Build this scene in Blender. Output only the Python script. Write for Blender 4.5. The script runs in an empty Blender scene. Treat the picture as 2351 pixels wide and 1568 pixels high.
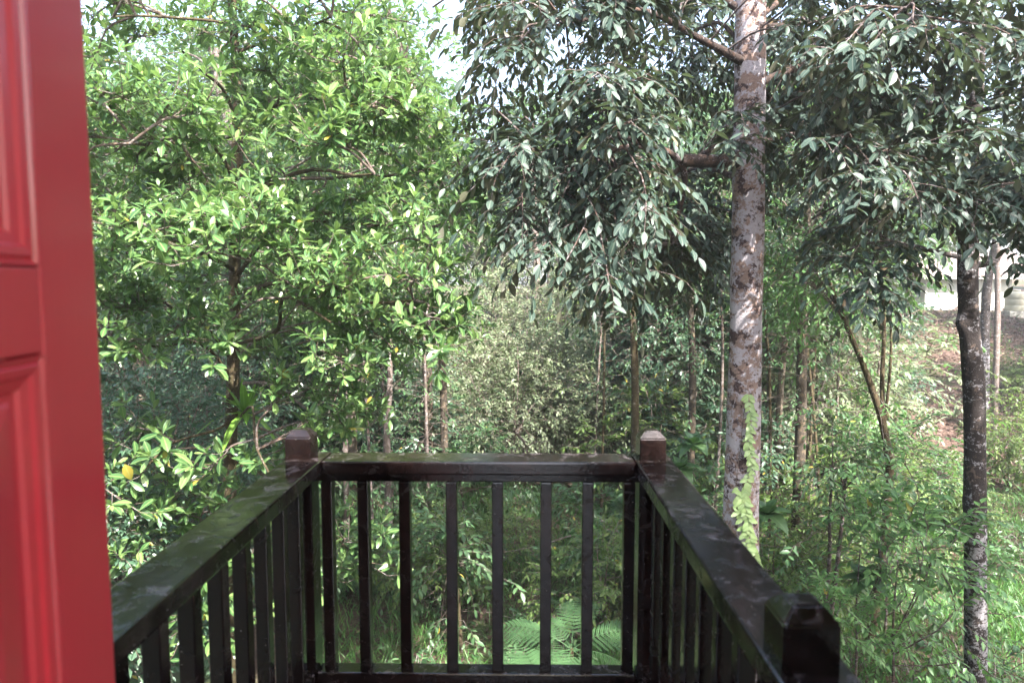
import bpy, math, random
import numpy as np
from mathutils import Vector

# ------------------------------------------------------------------ camera, world, sun, exposure
SC = bpy.context.scene
CAM_Z = 1.35
F_PX, CX, CY = 1567.0, 1175.5, 784.0          # a 24 mm lens, in units of a 2351 px wide frame
PITCH, YAW = math.radians(4.7), math.radians(0.82)
cd = bpy.data.cameras.new('camera'); cam = bpy.data.objects.new('camera', cd)
SC.collection.objects.link(cam); SC.camera = cam
cam.location = (0, 0, CAM_Z)
cam.rotation_euler = (math.pi / 2 - PITCH, 0, YAW)
cd.sensor_width = 36.0; cd.lens = 24.0
cd.clip_start = 0.05; cd.clip_end = 600
cd.dof.use_dof = True; cd.dof.focus_distance = 7.5; cd.dof.aperture_fstop = 4.3

SUN_EL, SUN_AZ = math.radians(49), math.radians(146)      # azimuth from +Y (north) clockwise: behind the camera, to the right
sun_dir = Vector((math.sin(SUN_AZ) * math.cos(SUN_EL), math.cos(SUN_AZ) * math.cos(SUN_EL), math.sin(SUN_EL)))
W = bpy.data.worlds.new('World'); SC.world = W; W.use_nodes = True
nt = W.node_tree; nt.nodes.clear()
sky = nt.nodes.new('ShaderNodeTexSky'); sky.sky_type = 'NISHITA'; sky.sun_disc = False
sky.sun_elevation = SUN_EL; sky.sun_rotation = SUN_AZ
sky.air_density = 1.0; sky.dust_density = 4.0; sky.ozone_density = 1.0
hs = nt.nodes.new('ShaderNodeHueSaturation'); hs.inputs['Saturation'].default_value = 0.9; hs.inputs['Value'].default_value = 1.2
bg = nt.nodes.new('ShaderNodeBackground'); bg.inputs['Strength'].default_value = 0.15
wo = nt.nodes.new('ShaderNodeOutputWorld')
nt.links.new(sky.outputs[0], hs.inputs['Color']); nt.links.new(hs.outputs[0], bg.inputs['Color']); nt.links.new(bg.outputs[0], wo.inputs['Surface'])
sl = bpy.data.lights.new('sun', 'SUN'); sl.energy = 5.0; sl.angle = math.radians(0.6); sl.color = (1.0, 0.96, 0.90)
so = bpy.data.objects.new('sun', sl); SC.collection.objects.link(so)
so.rotation_euler = sun_dir.to_track_quat('Z', 'Y').to_euler()
SC.view_settings.view_transform = 'Standard'; SC.view_settings.look = 'None'
SC.view_settings.exposure = 2.25; SC.view_settings.gamma = 1.0
SC.view_settings.use_curve_mapping = False
try:
    SC.cycles.max_bounces = 7; SC.cycles.diffuse_bounces = 4; SC.cycles.glossy_bounces = 2
    SC.cycles.transmission_bounces = 3; SC.cycles.sample_clamp_indirect = 6.0
    SC.cycles.use_denoising = True; SC.cycles.caustics_reflective = False; SC.cycles.caustics_refractive = False
except Exception:
    pass

R = np.random.RandomState(11)
PI = math.pi
COL = SC.collection

def at(px, py, Z):
    """The point of the place that lies on the sight line of photo point (px, py) at distance Z along +Y."""
    x, y = (px - CX) / F_PX, (CY - py) / F_PX
    cp, sp = math.cos(PITCH), math.sin(PITCH)
    d = np.array([x, cp + y * sp, -sp + y * cp])
    c, s = math.cos(YAW), math.sin(YAW)
    d = np.array([d[0] * c - d[1] * s, d[0] * s + d[1] * c, d[2]])
    return np.array([0, 0, CAM_Z]) + d * (Z / d[1])

# ------------------------------------------------------------------ object helpers
def tag(o, label=None, cat=None, group=None, kind=None):
    if label: o['label'] = label
    if cat: o['category'] = cat
    if group: o['group'] = group
    if kind: o['kind'] = kind
    return o
def empty(name, loc=(0, 0, 0), rz=0):
    o = bpy.data.objects.new(name, None); COL.objects.link(o)
    o.location = tuple(float(v) for v in loc); o.rotation_euler = (0, 0, rz); o.empty_display_size = .1
    return o
def link(name, me, parent=None, loc=None, rot=None, scale=None):
    o = bpy.data.objects.new(name, me); COL.objects.link(o)
    if parent: o.parent = parent
    if loc is not None: o.location = tuple(float(v) for v in loc)
    if rot is not None: o.rotation_euler = rot
    if scale is not None: o.scale = scale if hasattr(scale, '__len__') else (scale,) * 3
    return o
def copy_tree(o, parent=None):
    c = o.copy(); COL.objects.link(c); c.parent = parent
    for ch in list(o.children):
        copy_tree(ch, c)
    return c

def unit(v):
    return v / np.maximum(np.linalg.norm(v, axis=-1, keepdims=True), 1e-9)

class MB:
    """Collects vertices and faces (numpy) and links them as one mesh."""
    def __init__(s): s.V = []; s.T = []; s.Q = []; s.tm = []; s.qm = []; s.ti = []; s.mi = []; s.n = 0
    def add(s, V, T=None, Q=None, mat=0, tint=None, mid=None):
        V = np.asarray(V, float).reshape(-1, 3); k = len(V)
        if T is not None and len(T): T = np.asarray(T, int).reshape(-1, 3); s.T.append(T + s.n); s.tm.append(np.full(len(T), mat))
        if Q is not None and len(Q): Q = np.asarray(Q, int).reshape(-1, 4); s.Q.append(Q + s.n); s.qm.append(np.full(len(Q), mat))
        s.V.append(V); s.n += k
        s.ti.append(np.full(k, .5) if tint is None else np.asarray(tint, float).ravel())
        s.mi.append(np.full(k, .5) if mid is None else np.asarray(mid, float).ravel())
    def mesh(s, name, mats, origin=None, smooth=True):
        V = np.concatenate(s.V) if s.V else np.zeros((0, 3))
        if origin is not None: V = V - np.asarray(origin, float)
        T = np.concatenate(s.T) if s.T else np.zeros((0, 3), int); Q = np.concatenate(s.Q) if s.Q else np.zeros((0, 4), int)
        me = bpy.data.meshes.new(name)
        me.vertices.add(len(V)); me.vertices.foreach_set('co', V.astype(np.float32).ravel())
        L = np.concatenate([T.ravel(), Q.ravel()]).astype(np.int32)
        me.loops.add(len(L)); me.loops.foreach_set('vertex_index', L)
        st = np.concatenate([np.arange(len(T)) * 3, len(T) * 3 + np.arange(len(Q)) * 4]).astype(np.int32)
        me.polygons.add(len(st)); me.polygons.foreach_set('loop_start', st)
        mi = np.concatenate(s.tm + s.qm).astype(np.int32) if (s.tm or s.qm) else np.zeros(0, np.int32)
        me.polygons.foreach_set('material_index', mi)
        me.polygons.foreach_set('use_smooth', np.full(len(st), bool(smooth)))
        me.update(calc_edges=True)
        a = me.attributes.new('tint', 'FLOAT', 'POINT'); a.data.foreach_set('value', np.concatenate(s.ti).astype(np.float32))
        b = me.attributes.new('mid', 'FLOAT', 'POINT'); b.data.foreach_set('value', np.concatenate(s.mi).astype(np.float32))
        for m in (mats if isinstance(mats, (list, tuple)) else [mats]): me.materials.append(m)
        return me
    def build(s, name, mats, parent=None, origin=None, smooth=True):
        return link(name, s.mesh(name, mats, origin, smooth), parent)

_BQ = np.array([[0, 1, 3, 2], [4, 6, 7, 5], [0, 4, 5, 1], [2, 3, 7, 6], [0, 2, 6, 4], [1, 5, 7, 3]])
def box(mb, x0, x1, y0, y1, z0, z1, mat=0):
    V = [(x, y, z) for x in (x0, x1) for y in (y0, y1) for z in (z0, z1)]
    mb.add(V, Q=_BQ, mat=mat)
def bevel_box_mesh(name, sx, sy, sz, bev, mat):
    """A box from the origin corner-centred, edges rounded by one bevel step."""
    import bmesh
    bm = bmesh.new(); bmesh.ops.create_cube(bm, size=1)
    for v in bm.verts: v.co = Vector((v.co.x * sx, v.co.y * sy, v.co.z * sz))
    bmesh.ops.bevel(bm, geom=bm.edges[:], offset=bev, segments=2, affect='EDGES', profile=.6)
    me = bpy.data.meshes.new(name); bm.to_mesh(me); bm.free(); me.materials.append(mat)
    return me
def bbox(name, x0, x1, y0, y1, z0, z1, mat, parent, bev=.004):
    me = bevel_box_mesh(name, x1 - x0, y1 - y0, z1 - z0, bev, mat)
    return link(name, me, parent, ((x0 + x1) / 2, (y0 + y1) / 2, (z0 + z1) / 2))

def tubes(mb, P, r, sides=4, mat=1, tint=None, jit=None):
    """P (N,S,3) polylines, r (N,S) radii -> N tapered tubes."""
    P = np.asarray(P, float); r = np.asarray(r, float)
    if P.ndim == 2: P = P[None]; r = r[None]
    N, S, _ = P.shape
    D = np.gradient(P, axis=1); D = unit(D)
    ref = np.where(np.abs(D[..., 2:3]) > .92, np.array([1., 0, 0]), np.array([0, 0, 1.]))
    if S > 1:
        ref = np.repeat(ref[:, :1], S, 1) if True else ref
    A = unit(np.cross(D, ref)); B = np.cross(D, A)
    a = np.arange(sides) * 2 * PI / sides
    rr = r[..., None] * (1 if jit is None else jit)
    V = P[:, :, None, :] + (A[:, :, None, :] * np.cos(a)[None, None, :, None] + B[:, :, None, :] * np.sin(a)[None, None, :, None]) * (rr[..., None] if rr.ndim == 3 else rr)
    idx = np.arange(N * S * sides).reshape(N, S, sides)
    q = np.stack([idx[:, :-1], np.roll(idx[:, :-1], -1, 2), np.roll(idx[:, 1:], -1, 2), idx[:, 1:]], -1)
    mb.add(V, Q=q, mat=mat, tint=tint)

_ROWS = {0: [.14, .36, .62, .86], 1: [.3, .68], 2: [.5], 3: [.5]}
def wprof(t, shape):
    t = np.asarray(t)
    if shape == 'obov': return np.sin(PI * t ** 1.45) ** .75 * .98 + .03
    if shape == 'lance': return np.sin(PI * t ** .85) ** .95
    if shape == 'ovate': return np.sin(PI * t ** .72) ** .8
    return np.sin(PI * t) ** .8
def leaves(mb, base, d, up, L, Wd, lod=1, fold=.3, droop=.25, tint=None, shape='ell', mat=0):
    N = len(base)
    if N == 0: return
    d = unit(d); side = unit(np.cross(d, up)); u2 = np.cross(side, d)
    L = np.broadcast_to(L, (N,)); Wd = np.broadcast_to(Wd, (N,)); droop = np.broadcast_to(droop, (N,)); fold = np.broadcast_to(fold, (N,))
    tint = R.rand(N) if tint is None else tint
    rows = _ROWS[lod]; cols = [-1, 1] if lod == 3 else [-1, 0, 1]
    pts, mid = [], []
    def pt(t, c):
        w = float(wprof(t, shape)) if 0 < t < 1 else 0
        pts.append(base + d * (L * (t - .22 * t * t * np.abs(droop)))[:, None] - u2 * (L * droop * t * t)[:, None]
                   + side * (c * .5 * Wd * w)[:, None] + u2 * (abs(c) * fold * .5 * Wd * w)[:, None])
        mid.append(abs(c))
    pt(0, 0)
    for t in rows:
        for c in cols: pt(t, c)
    pt(1.0, 0)
    V = np.stack(pts, 1); K = V.shape[1]; nc = len(cols)
    T, Q = [], []
    for j in range(nc - 1):
        T.append((0, 1 + j + 1, 1 + j)); b = 1 + (len(rows) - 1) * nc + j; T.append((b, b + 1, K - 1))
        for i in range(len(rows) - 1):
            a = 1 + i * nc + j; Q.append((a, a + 1, a + nc + 1, a + nc))
    off = (np.arange(N) * K)[:, None, None]
    T = (np.array(T)[None] + off).reshape(-1, 3); Q = (np.array(Q)[None] + off).reshape(-1, 4) if Q else None
    mb.add(V, T, Q, mat, np.repeat(tint, K), np.tile(np.array(mid, float), N))

def rvec(n): return unit(R.normal(size=(n, 3)))
UP = np.array([0, 0, 1.])

def perp_frame(D):
    ref = np.where(np.abs(D[:, 2:3]) > .9, np.array([1., 0, 0]), UP)
    A = unit(np.cross(D, ref)); return A, np.cross(A, D)   # sideways, upward

# --- sprays: N twigs with leaves, all vectorised
def spray_rosette(mb, P0, D, size, lod=0, L0=.125, ratio=.36, n=8, tw=.3, tip_bias=0):
    """Twigs that end in rosettes of blunt glossy leaves."""
    N = len(P0); D = unit(D)
    Lt = tw * size * R.uniform(.6, 1.2, N)
    bend = np.array([0, 0, 1.]) * (Lt * .25)[:, None]
    P1 = P0 + D * (Lt * .55)[:, None]; P2 = P0 + D * Lt[:, None] + bend
    tubes(mb, np.stack([P0, P1, P2], 1), np.stack([.0045 * size, .0035 * size, .0022 * size], 1) * np.ones((N, 3)), 3, 1)
    T = unit(P2 - P1)
    A, B = perp_frame(T)
    ph0 = R.rand(N) * 6.28; tw_t = R.beta(2, 2, N)
    for k in range(n + 4):
        if k < n:
            a = ph0 + k * 2.4; sp = np.radians(R.uniform(38, 85, N) if k > 2 else R.uniform(12, 40, N)); org = P2 - T * (.018 * k * size)[:, None] * .5
            keep = R.rand(N) < .93
            Lk = L0 * size * R.uniform(.6, 1.2, N) * (1 if k > 2 else .75)
        else:
            a = R.rand(N) * 6.28; sp = np.radians(R.uniform(45, 80, N)); org = P0 + (P1 - P0) * R.uniform(.2, 1, N)[:, None]
            keep = R.rand(N) < .7
            Lk = L0 * size * R.uniform(.7, 1.1, N)
        rad = A * np.cos(a)[:, None] + B * np.sin(a)[:, None]
        d = T * np.cos(sp)[:, None] + rad * np.sin(sp)[:, None]
        up = T * .55 + UP * .75 + R.normal(0, .22, (N, 3))
        tn = np.clip(.35 * tw_t + R.rand(N) * .55 + (.1 if k <= 2 else 0), 0, .955)
        tn = np.where(R.rand(N) < .007, .985, tn)
        i = np.where(keep)[0]
        leaves(mb, org[i], d[i], up[i], Lk[i], Lk[i] * ratio * R.uniform(.85, 1.15, len(i)), lod, .22, R.uniform(.0, .38, len(i)), tn[i], 'obov')
def spray_droop(mb, P0, D, size, lod=0, L0=.115, ratio=.4, n=9, tw=.5, hang=.55, shape='ell', flat=0.):
    """Twigs that arch over, leaves alternate along them and hang."""
    N = len(P0); D = unit(D)
    Lt = tw * size * R.uniform(.65, 1.25, N); g = hang * R.uniform(.5, 1.3, N)
    ts = np.linspace(0, 1, 5)
    P = P0[:, None] + D[:, None] * (Lt[:, None] * ts)[..., None] * (1 - .3 * ts * g[:, None])[..., None] - UP * (Lt[:, None] * g[:, None] * ts ** 2)[..., None]
    P += R.normal(0, .012, P.shape) * ts[None, :, None]
    tubes(mb, P, (np.array([.0045, .0036, .0028, .002, .0012]) * np.asarray(size).reshape(-1, 1)) * np.ones((N, 5)), 3, 1)
    tw_t = R.beta(2, 2, N)
    for k in range(n):
        t = .12 + .88 * (k + R.uniform(-.3, .3, N)) / max(1, n - 1); t = np.clip(t, .05, 1)
        f = t * 4; i0 = np.minimum(f.astype(int), 3); w = (f - i0)[:, None]
        ar = np.arange(N); org = P[ar, i0] * (1 - w) + P[ar, i0 + 1] * w; T = unit(P[ar, i0 + 1] - P[ar, i0])
        A, B = perp_frame(T); s = 1 if k % 2 else -1
        d = T * .75 + A * s * R.uniform(.6, 1.1, N)[:, None] * (0.0 if k == n - 1 else 1) - UP * (hang * R.uniform(.2, 1.1, N))[:, None] + R.normal(0, .15 * (1 - flat), (N, 3))
        up = UP * .8 + B * .5 + R.normal(0, .35 * (1 - flat) + .05, (N, 3))
        tn = np.clip(.4 * tw_t + R.rand(N) * .55, 0, .95); tn = np.where(R.rand(N) < .003, .985, tn)
        Lk = L0 * size * R.uniform(.7, 1.15, N); i = np.where(R.rand(N) < .94)[0]
        leaves(mb, org[i], d[i], up[i], Lk[i], Lk[i] * ratio * R.uniform(.85, 1.15, len(i)), lod, .28, R.uniform(.0, .3, len(i)), tn[i], shape)

# ------------------------------------------------------------------ materials
def nodes(name):
    m = bpy.data.materials.new(name); m.use_nodes = True; t = m.node_tree; t.nodes.clear()
    out = t.nodes.new('ShaderNodeOutputMaterial'); return m, t, out
def N_(t, typ, **kw):
    n = t.nodes.new(typ)
    for k, v in kw.items():
        if k in n.inputs.keys(): n.inputs[k].default_value = v
        else: setattr(n, k, v)
    return n
def ramp(t, fac, stops, interp='LINEAR'):
    r = t.nodes.new('ShaderNodeValToRGB'); r.color_ramp.interpolation = interp
    e = r.color_ramp.elements
    while len(e) > 1: e.remove(e[-1])
    e[0].position = stops[0][0]; e[0].color = (*stops[0][1], 1)
    for p, c in stops[1:]:
        x = e.new(p); x.color = (*c, 1)
    if fac is not None: t.links.new(fac, r.inputs[0])
    return r.outputs[0]
def mix(t, a, b, fac, mode='MIX'):
    n = t.nodes.new('ShaderNodeMix'); n.data_type = 'RGBA'; n.blend_type = mode
    for s, v in ((n.inputs[0], fac), (n.inputs[6], a), (n.inputs[7], b)):
        if hasattr(v, 'type') and hasattr(v, 'node'): t.links.new(v, s)
        elif isinstance(v, (int, float)): s.default_value = v
        else: s.default_value = (*v, 1)
    return n.outputs[2]
def math_(t, op, a, b=0.0):
    n = t.nodes.new('ShaderNodeMath'); n.operation = op
    for s, v in ((n.inputs[0], a), (n.inputs[1], b)):
        if hasattr(v, 'node'): t.links.new(v, s)
        else: s.default_value = v
    return n.outputs[0]
def noise(t, scale, detail=4, rough=.55, vec=None, dist=0.):
    n = N_(t, 'ShaderNodeTexNoise'); n.inputs['Scale'].default_value = scale; n.inputs['Detail'].default_value = detail
    n.inputs['Roughness'].default_value = rough; n.inputs['Distortion'].default_value = dist
    if vec is not None: t.links.new(vec, n.inputs['Vector'])
    return n.outputs['Fac']
def coords(t, scale=(1, 1, 1), loc=(0, 0, 0), world=False):
    c = t.nodes.new('ShaderNodeNewGeometry').outputs['Position'] if world else t.nodes.new('ShaderNodeTexCoord').outputs['Object']
    m = t.nodes.new('ShaderNodeMapping'); m.inputs['Scale'].default_value = scale; m.inputs['Location'].default_value = loc
    t.links.new(c, m.inputs['Vector']); return m.outputs[0]
def principled(t, out, color, rough=.5, spec=.5, bump=None, bstr=.3, bdist=.01, coat=0):
    p = t.nodes.new('ShaderNodeBsdfPrincipled')
    for s, v in ((p.inputs['Base Color'], color), (p.inputs['Roughness'], rough)):
        if hasattr(v, 'node'): t.links.new(v, s)
        elif isinstance(v, tuple): s.default_value = (*v, 1)
        else: s.default_value = v
    p.inputs['Specular IOR Level'].default_value = spec; p.inputs['Coat Weight'].default_value = coat; p.inputs['Coat Roughness'].default_value = .12
    if bump is not None:
        b = t.nodes.new('ShaderNodeBump'); b.inputs['Strength'].default_value = bstr; b.inputs['Distance'].default_value = bdist
        t.links.new(bump, b.inputs['Height']); t.links.new(b.outputs[0], p.inputs['Normal'])
    if out is not None: t.links.new(p.outputs[0], out.inputs['Surface'])
    return p

def leaf_mat(name, stops, trans, rough=.38, tw=.35, spec=.5, back=.35, rib=True, under=None):
    m, t, out = nodes(name)
    a = N_(t, 'ShaderNodeAttribute', attribute_name='tint')
    col = ramp(t, a.outputs['Fac'], stops)
    if rib:
        b = N_(t, 'ShaderNodeAttribute', attribute_name='mid')
        rb = ramp(t, b.outputs['Fac'], [(0, (1, 1, 1)), (.1, (.4, .4, .4)), (.18, (0, 0, 0))])
        col = mix(t, col, tuple(min(1, c * 1.6 + .03) for c in stops[-2][1]), math_(t, 'MULTIPLY', rb, .5))
    g = t.nodes.new('ShaderNodeNewGeometry')
    pale = mix(t, col, under or tuple(c * 1.1 + .035 for c in stops[1][1]), back)
    col2 = mix(t, col, pale, g.outputs['Backfacing'])
    p = principled(t, None, col2, rough, spec)
    tr = t.nodes.new('ShaderNodeBsdfTranslucent')
    tc = mix(t, col, trans, .6); t.links.new(tc, tr.inputs['Color'])
    ms = t.nodes.new('ShaderNodeMixShader'); ms.inputs[0].default_value = tw
    t.links.new(p.outputs[0], ms.inputs[1]); t.links.new(tr.outputs[0], ms.inputs[2]); t.links.new(ms.outputs[0], out.inputs['Surface'])
    return m
YEL = (.42, .33, .06)
M_GLOSSY = leaf_mat('glossy_green_leaf', [(0, (.028, .075, .030)), (.5, (.068, .145, .046)), (.9, (.18, .265, .085)), (.955, (.28, .34, .11)), (.975, YEL)], (.24, .40, .09), .30, .34, .6)
M_DARK = leaf_mat('dark_drooping_leaf', [(0, (.020, .040, .030)), (.5, (.040, .068, .052)), (.9, (.085, .118, .09)), (.955, (.13, .145, .11)), (.975, (.26, .18, .10))], (.12, .17, .05), .45, .2, .38, .85, under=(.075, .072, .045))
M_SHRUB = leaf_mat('shrub_leaf', [(0, (.035, .082, .036)), (.5, (.065, .135, .058)), (.9, (.12, .20, .085)), (.955, (.12, .22, .07)), (.975, YEL)], (.14, .30, .05), .4, .3)
M_SHRUB2 = leaf_mat('dark_bluish_shrub_leaf', [(0, (.030, .072, .042)), (.5, (.058, .118, .070)), (.9, (.11, .17, .105)), (.955, (.12, .18, .11)), (.975, YEL)], (.10, .22, .06), .35, .26, .55)
M_SHRUB3 = leaf_mat('yellowish_shrub_leaf', [(0, (.045, .095, .025)), (.5, (.09, .155, .04)), (.9, (.16, .22, .06)), (.955, (.22, .26, .07)), (.975, YEL)], (.22, .34, .05), .4, .36)
M_PALE = leaf_mat('pale_dusty_leaf', [(0, (.06, .10, .045)), (.5, (.15, .195, .105)), (.9, (.26, .29, .18)), (.955, (.24, .26, .15)), (.975, (.30, .2, .1))], (.22, .30, .10), .42, .3, .5, .5)
M_LIGHT = leaf_mat('light_sapling_leaf', [(0, (.045, .115, .045)), (.5, (.085, .18, .062)), (.9, (.15, .26, .09)), (.955, (.2, .34, .08)), (.975, YEL)], (.2, .4, .08), .4, .36)
M_FAR = leaf_mat('forest_leaf', [(0, (.04, .085, .035)), (.5, (.075, .14, .055)), (.9, (.13, .20, .08)), (.955, (.18, .24, .09)), (.975, (.26, .22, .06))], (.16, .32, .06), .42, .34, .4, .3, False)
M_GRASS = leaf_mat('grass_blade', [(0, (.03, .095, .025)), (.5, (.06, .155, .038)), (.9, (.11, .23, .055)), (.955, (.18, .32, .07)), (.975, (.3, .3, .1))], (.2, .42, .06), .45, .3, .4, .2, False)
M_FERN = leaf_mat('fern_leaf', [(0, (.055, .13, .05)), (.5, (.07, .145, .058)), (.9, (.10, .185, .075)), (.955, (.18, .3, .1)), (.975, (.3, .3, .1))], (.2, .38, .12), .45, .3, .4, .2, False)
M_VINE = leaf_mat('vine_leaf', [(0, (.22, .34, .13)), (.5, (.30, .44, .17)), (.9, (.38, .52, .22)), (.955, (.3, .38, .18)), (.975, (.3, .38, .18))], (.25, .38, .14), .4, .2)
M_BROM = leaf_mat('bromeliad_leaf', [(0, (.09, .22, .03)), (.5, (.14, .30, .04)), (.9, (.2, .36, .06)), (.955, (.25, .4, .08)), (.975, (.3, .2, .1))], (.3, .5, .06), .38, .4)
M_DRY = leaf_mat('dry_leaf', [(0, (.04, .022, .018)), (.5, (.09, .052, .042)), (.9, (.17, .11, .09)), (.955, (.28, .2, .17)), (.975, (.4, .3, .2))], (.2, .1, .05), .6, .1, .3, .2, False)
M_CORD = leaf_mat('reddish_strap_leaf', [(0, (.06, .03, .035)), (.5, (.10, .06, .06)), (.9, (.13, .13, .09)), (.955, (.2, .1, .1)), (.975, (.3, .08, .08))], (.2, .1, .08), .4, .25)

def bark_mat(name, dark, mid_, pale, tan, s=1., pale_amt=.5, tan_amt=.5, band=2.2, low=None):
    m, t, out = nodes(name)
    v = coords(t, (s, s, s / band)); v2 = coords(t, (s, s, s), (3.1, 7.7, 1.3)); vb = coords(t, (.8 * s, .8 * s, 1.25 * s), (9, 2, 4))
    fine = noise(t, 42, 6, .7, v2)
    n1 = noise(t, 7, 7, .68, v2, .4); n2 = noise(t, 5.5, 6, .62, vb, .3); n3 = noise(t, 13, 6, .7, v2)
    base = ramp(t, fine, [(.3, dark), (.62, mid_), (.8, tuple(c * 1.35 for c in mid_))])
    tanf = ramp(t, n1, [(.56 - .1 * tan_amt, (0, 0, 0)), (.59 - .1 * tan_amt, (1, 1, 1))])
    c1 = mix(t, base, mix(t, tan, tuple(x * .55 for x in tan), fine), tanf)
    n4 = noise(t, 30, 4, .7, v2)
    pv = math_(t, 'ADD', math_(t, 'ADD', math_(t, 'MULTIPLY', n2, .45), math_(t, 'MULTIPLY', n3, .3)), math_(t, 'MULTIPLY', n4, .25))
    if low is not None:
        sp = t.nodes.new('ShaderNodeSeparateXYZ'); t.links.new(coords(t), sp.inputs[0])
        pv = math_(t, 'ADD', pv, ramp(t, math_(t, 'MULTIPLY', sp.outputs['Z'], .2), [(0, (.05,) * 3), (low * .2, (.05,) * 3), (low * .2 + .06, (0,) * 3)]))
    pf = ramp(t, pv, [(.548 - .11 * pale_amt, (0, 0, 0)), (.585 - .11 * pale_amt, (1, 1, 1))])
    c2 = mix(t, c1, mix(t, pale, tuple(x * .62 for x in pale), fine), pf)
    h = math_(t, 'ADD', fine, math_(t, 'MULTIPLY', pf, .25))
    principled(t, out, c2, .85, .25, h, .8, .02)
    return m
B_MAIN = bark_mat('lichen_spotted_bark', (.035, .022, .022), (.09, .058, .056), (.54, .49, .52), (.36, .25, .205), 1.35, .57, 1.)
B_LIMB = bark_mat('dark_limb_bark', (.022, .016, .014), (.06, .042, .036), (.3, .26, .27), (.13, .08, .06), 2.2, .05, .3)
B_RIGHT = bark_mat('dark_mottled_bark', (.020, .017, .016), (.048, .038, .036), (.40, .38, .40), (.15, .11, .09), 1.9, .10, -.15, low=2.2)
B_LEFT = bark_mat('brown_mossy_bark', (.03, .022, .014), (.09, .065, .035), (.36, .33, .28), (.12, .10, .05), 2.6, -.15, .4)
B_TWIG = bark_mat('grey_twig_bark', (.08, .06, .05), (.17, .13, .11), (.34, .30, .28), (.2, .14, .1), 3, .4, .4)
B_DTWIG = bark_mat('dark_twig_bark', (.04, .03, .025), (.10, .075, .065), (.3, .26, .26), (.16, .1, .08), 3, .35, .3)
B_PALE = bark_mat('pale_smooth_bark', (.12, .09, .08), (.19, .15, .135), (.42, .38, .37), (.2, .15, .12), 2.4, .2, .3)
B_FAR = bark_mat('forest_bark', (.035, .028, .022), (.09, .072, .055), (.30, .27, .24), (.2, .15, .1), 2., -.1, .3)

def simple_mat(name, c, rough=.5, spec=.4, var=.15, scale=20, bump=.2, bd=.003):
    m, t, out = nodes(name); v = coords(t)
    n = noise(t, scale, 5, .6, v)
    col = mix(t, tuple(x * (1 - var) for x in c), tuple(min(1, x * (1 + var)) for x in c), n)
    principled(t, out, col, rough, spec, n, bump, bd); return m
def wood_mat():
    m, t, out = nodes('dark_varnished_wood')
    g = t.nodes.new('ShaderNodeNewGeometry')
    vw = coords(t, (1, 1, 1), world=True)
    grain = noise(t, 1, 5, .6, coords(t, (60, 14, 60), world=True))
    blot = noise(t, 9, 6, .65, vw, .5); moss = noise(t, 6, 5, .6, coords(t, (1, 1, 1), (4, 8, 1), world=True)); speck = noise(t, 120, 3, .5, vw)
    c = ramp(t, grain, [(.3, (.003, .0018, .0017)), (.55, (.008, .0046, .0042)), (.8, (.020, .011, .010))])
    c = mix(t, c, (.020, .011, .010), math_(t, 'MULTIPLY', ramp(t, blot, [(.5, (0, 0, 0)), (.62, (1, 1, 1))]), .5))
    sep = t.nodes.new('ShaderNodeSeparateXYZ'); t.links.new(g.outputs['Normal'], sep.inputs[0])
    upf = ramp(t, sep.outputs['Z'], [(.5, (0, 0, 0)), (.9, (1, 1, 1))])
    mossf = math_(t, 'MULTIPLY', upf, ramp(t, moss, [(.42, (0, 0, 0)), (.6, (1, 1, 1))]))
    c = mix(t, c, (.014, .020, .009), math_(t, 'MULTIPLY', mossf, .08))
    wornf = math_(t, 'MULTIPLY', upf, ramp(t, noise(t, 17, 7, .75, vw, .8), [(.53, (0, 0, 0)), (.62, (1, 1, 1))]))
    c = mix(t, c, (.13, .11, .115), math_(t, 'MULTIPLY', wornf, .55))
    c = mix(t, c, (.5, .48, .45), ramp(t, speck, [(.735, (0, 0, 0)), (.76, (.7, .7, .7))]))
    rg = ramp(t, noise(t, 13, 8, .78, vw, 1.2), [(.42, (.03, .03, .03)), (.54, (.10, .10, .10)), (.62, (.4, .4, .4))])
    h = math_(t, 'ADD', math_(t, 'MULTIPLY', grain, .6), math_(t, 'ADD', math_(t, 'MULTIPLY', blot, .5), math_(t, 'MULTIPLY', noise(t, 28, 5, .7, vw, .6), .6)))
    principled(t, out, c, rg, .5, h, .3, .003, .1); return m
M_WOOD = wood_mat()
def door_mat():
    m, t, out = nodes('red_gloss_paint'); v = coords(t)
    n = noise(t, 3, 4, .6, v); f = noise(t, 1, 4, .6, coords(t, (90, 90, 6)))
    c = mix(t, (.50, .024, .040), (.58, .036, .052), n)
    principled(t, out, c, math_(t, 'ADD', .3, math_(t, 'MULTIPLY', n, .12)), .5, f, .14, .0015, .5); return m
M_DOOR = door_mat()
M_SIDING = simple_mat('white_siding_paint', (.50, .51, .46), .5, .4, .05, 4, .05)
M_TRIM = simple_mat('white_trim_paint', (.5, .5, .46), .5, .4, .04, 6, .05)
M_ROOF = simple_mat('weathered_metal_roof', (.38, .30, .29), .4, .5, .15, 2, .05)
M_FRAME = simple_mat('grey_window_frame', (.45, .46, .5), .4, .5, .1, 8, .05)
M_TANK = simple_mat('cream_plastic', (.42, .40, .31), .4, .5, .06, 3, .02)
M_CONC = simple_mat('grey_concrete', (.32, .31, .28), .85, .3, .25, 9, .3)
M_PLASTER = simple_mat('cream_wall_paint', (.62, .56, .45), .7, .3, .08, 6, .1)
M_TILE = simple_mat('unseen_roof_sheet', (.25, .12, .09), .6, .4, .2, 4, .1)
def glass_mat():
    m, t, out = nodes('window_glass'); principled(t, out, (.03, .035, .04), .05, .6); return m
M_GLASS = glass_mat()
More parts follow.
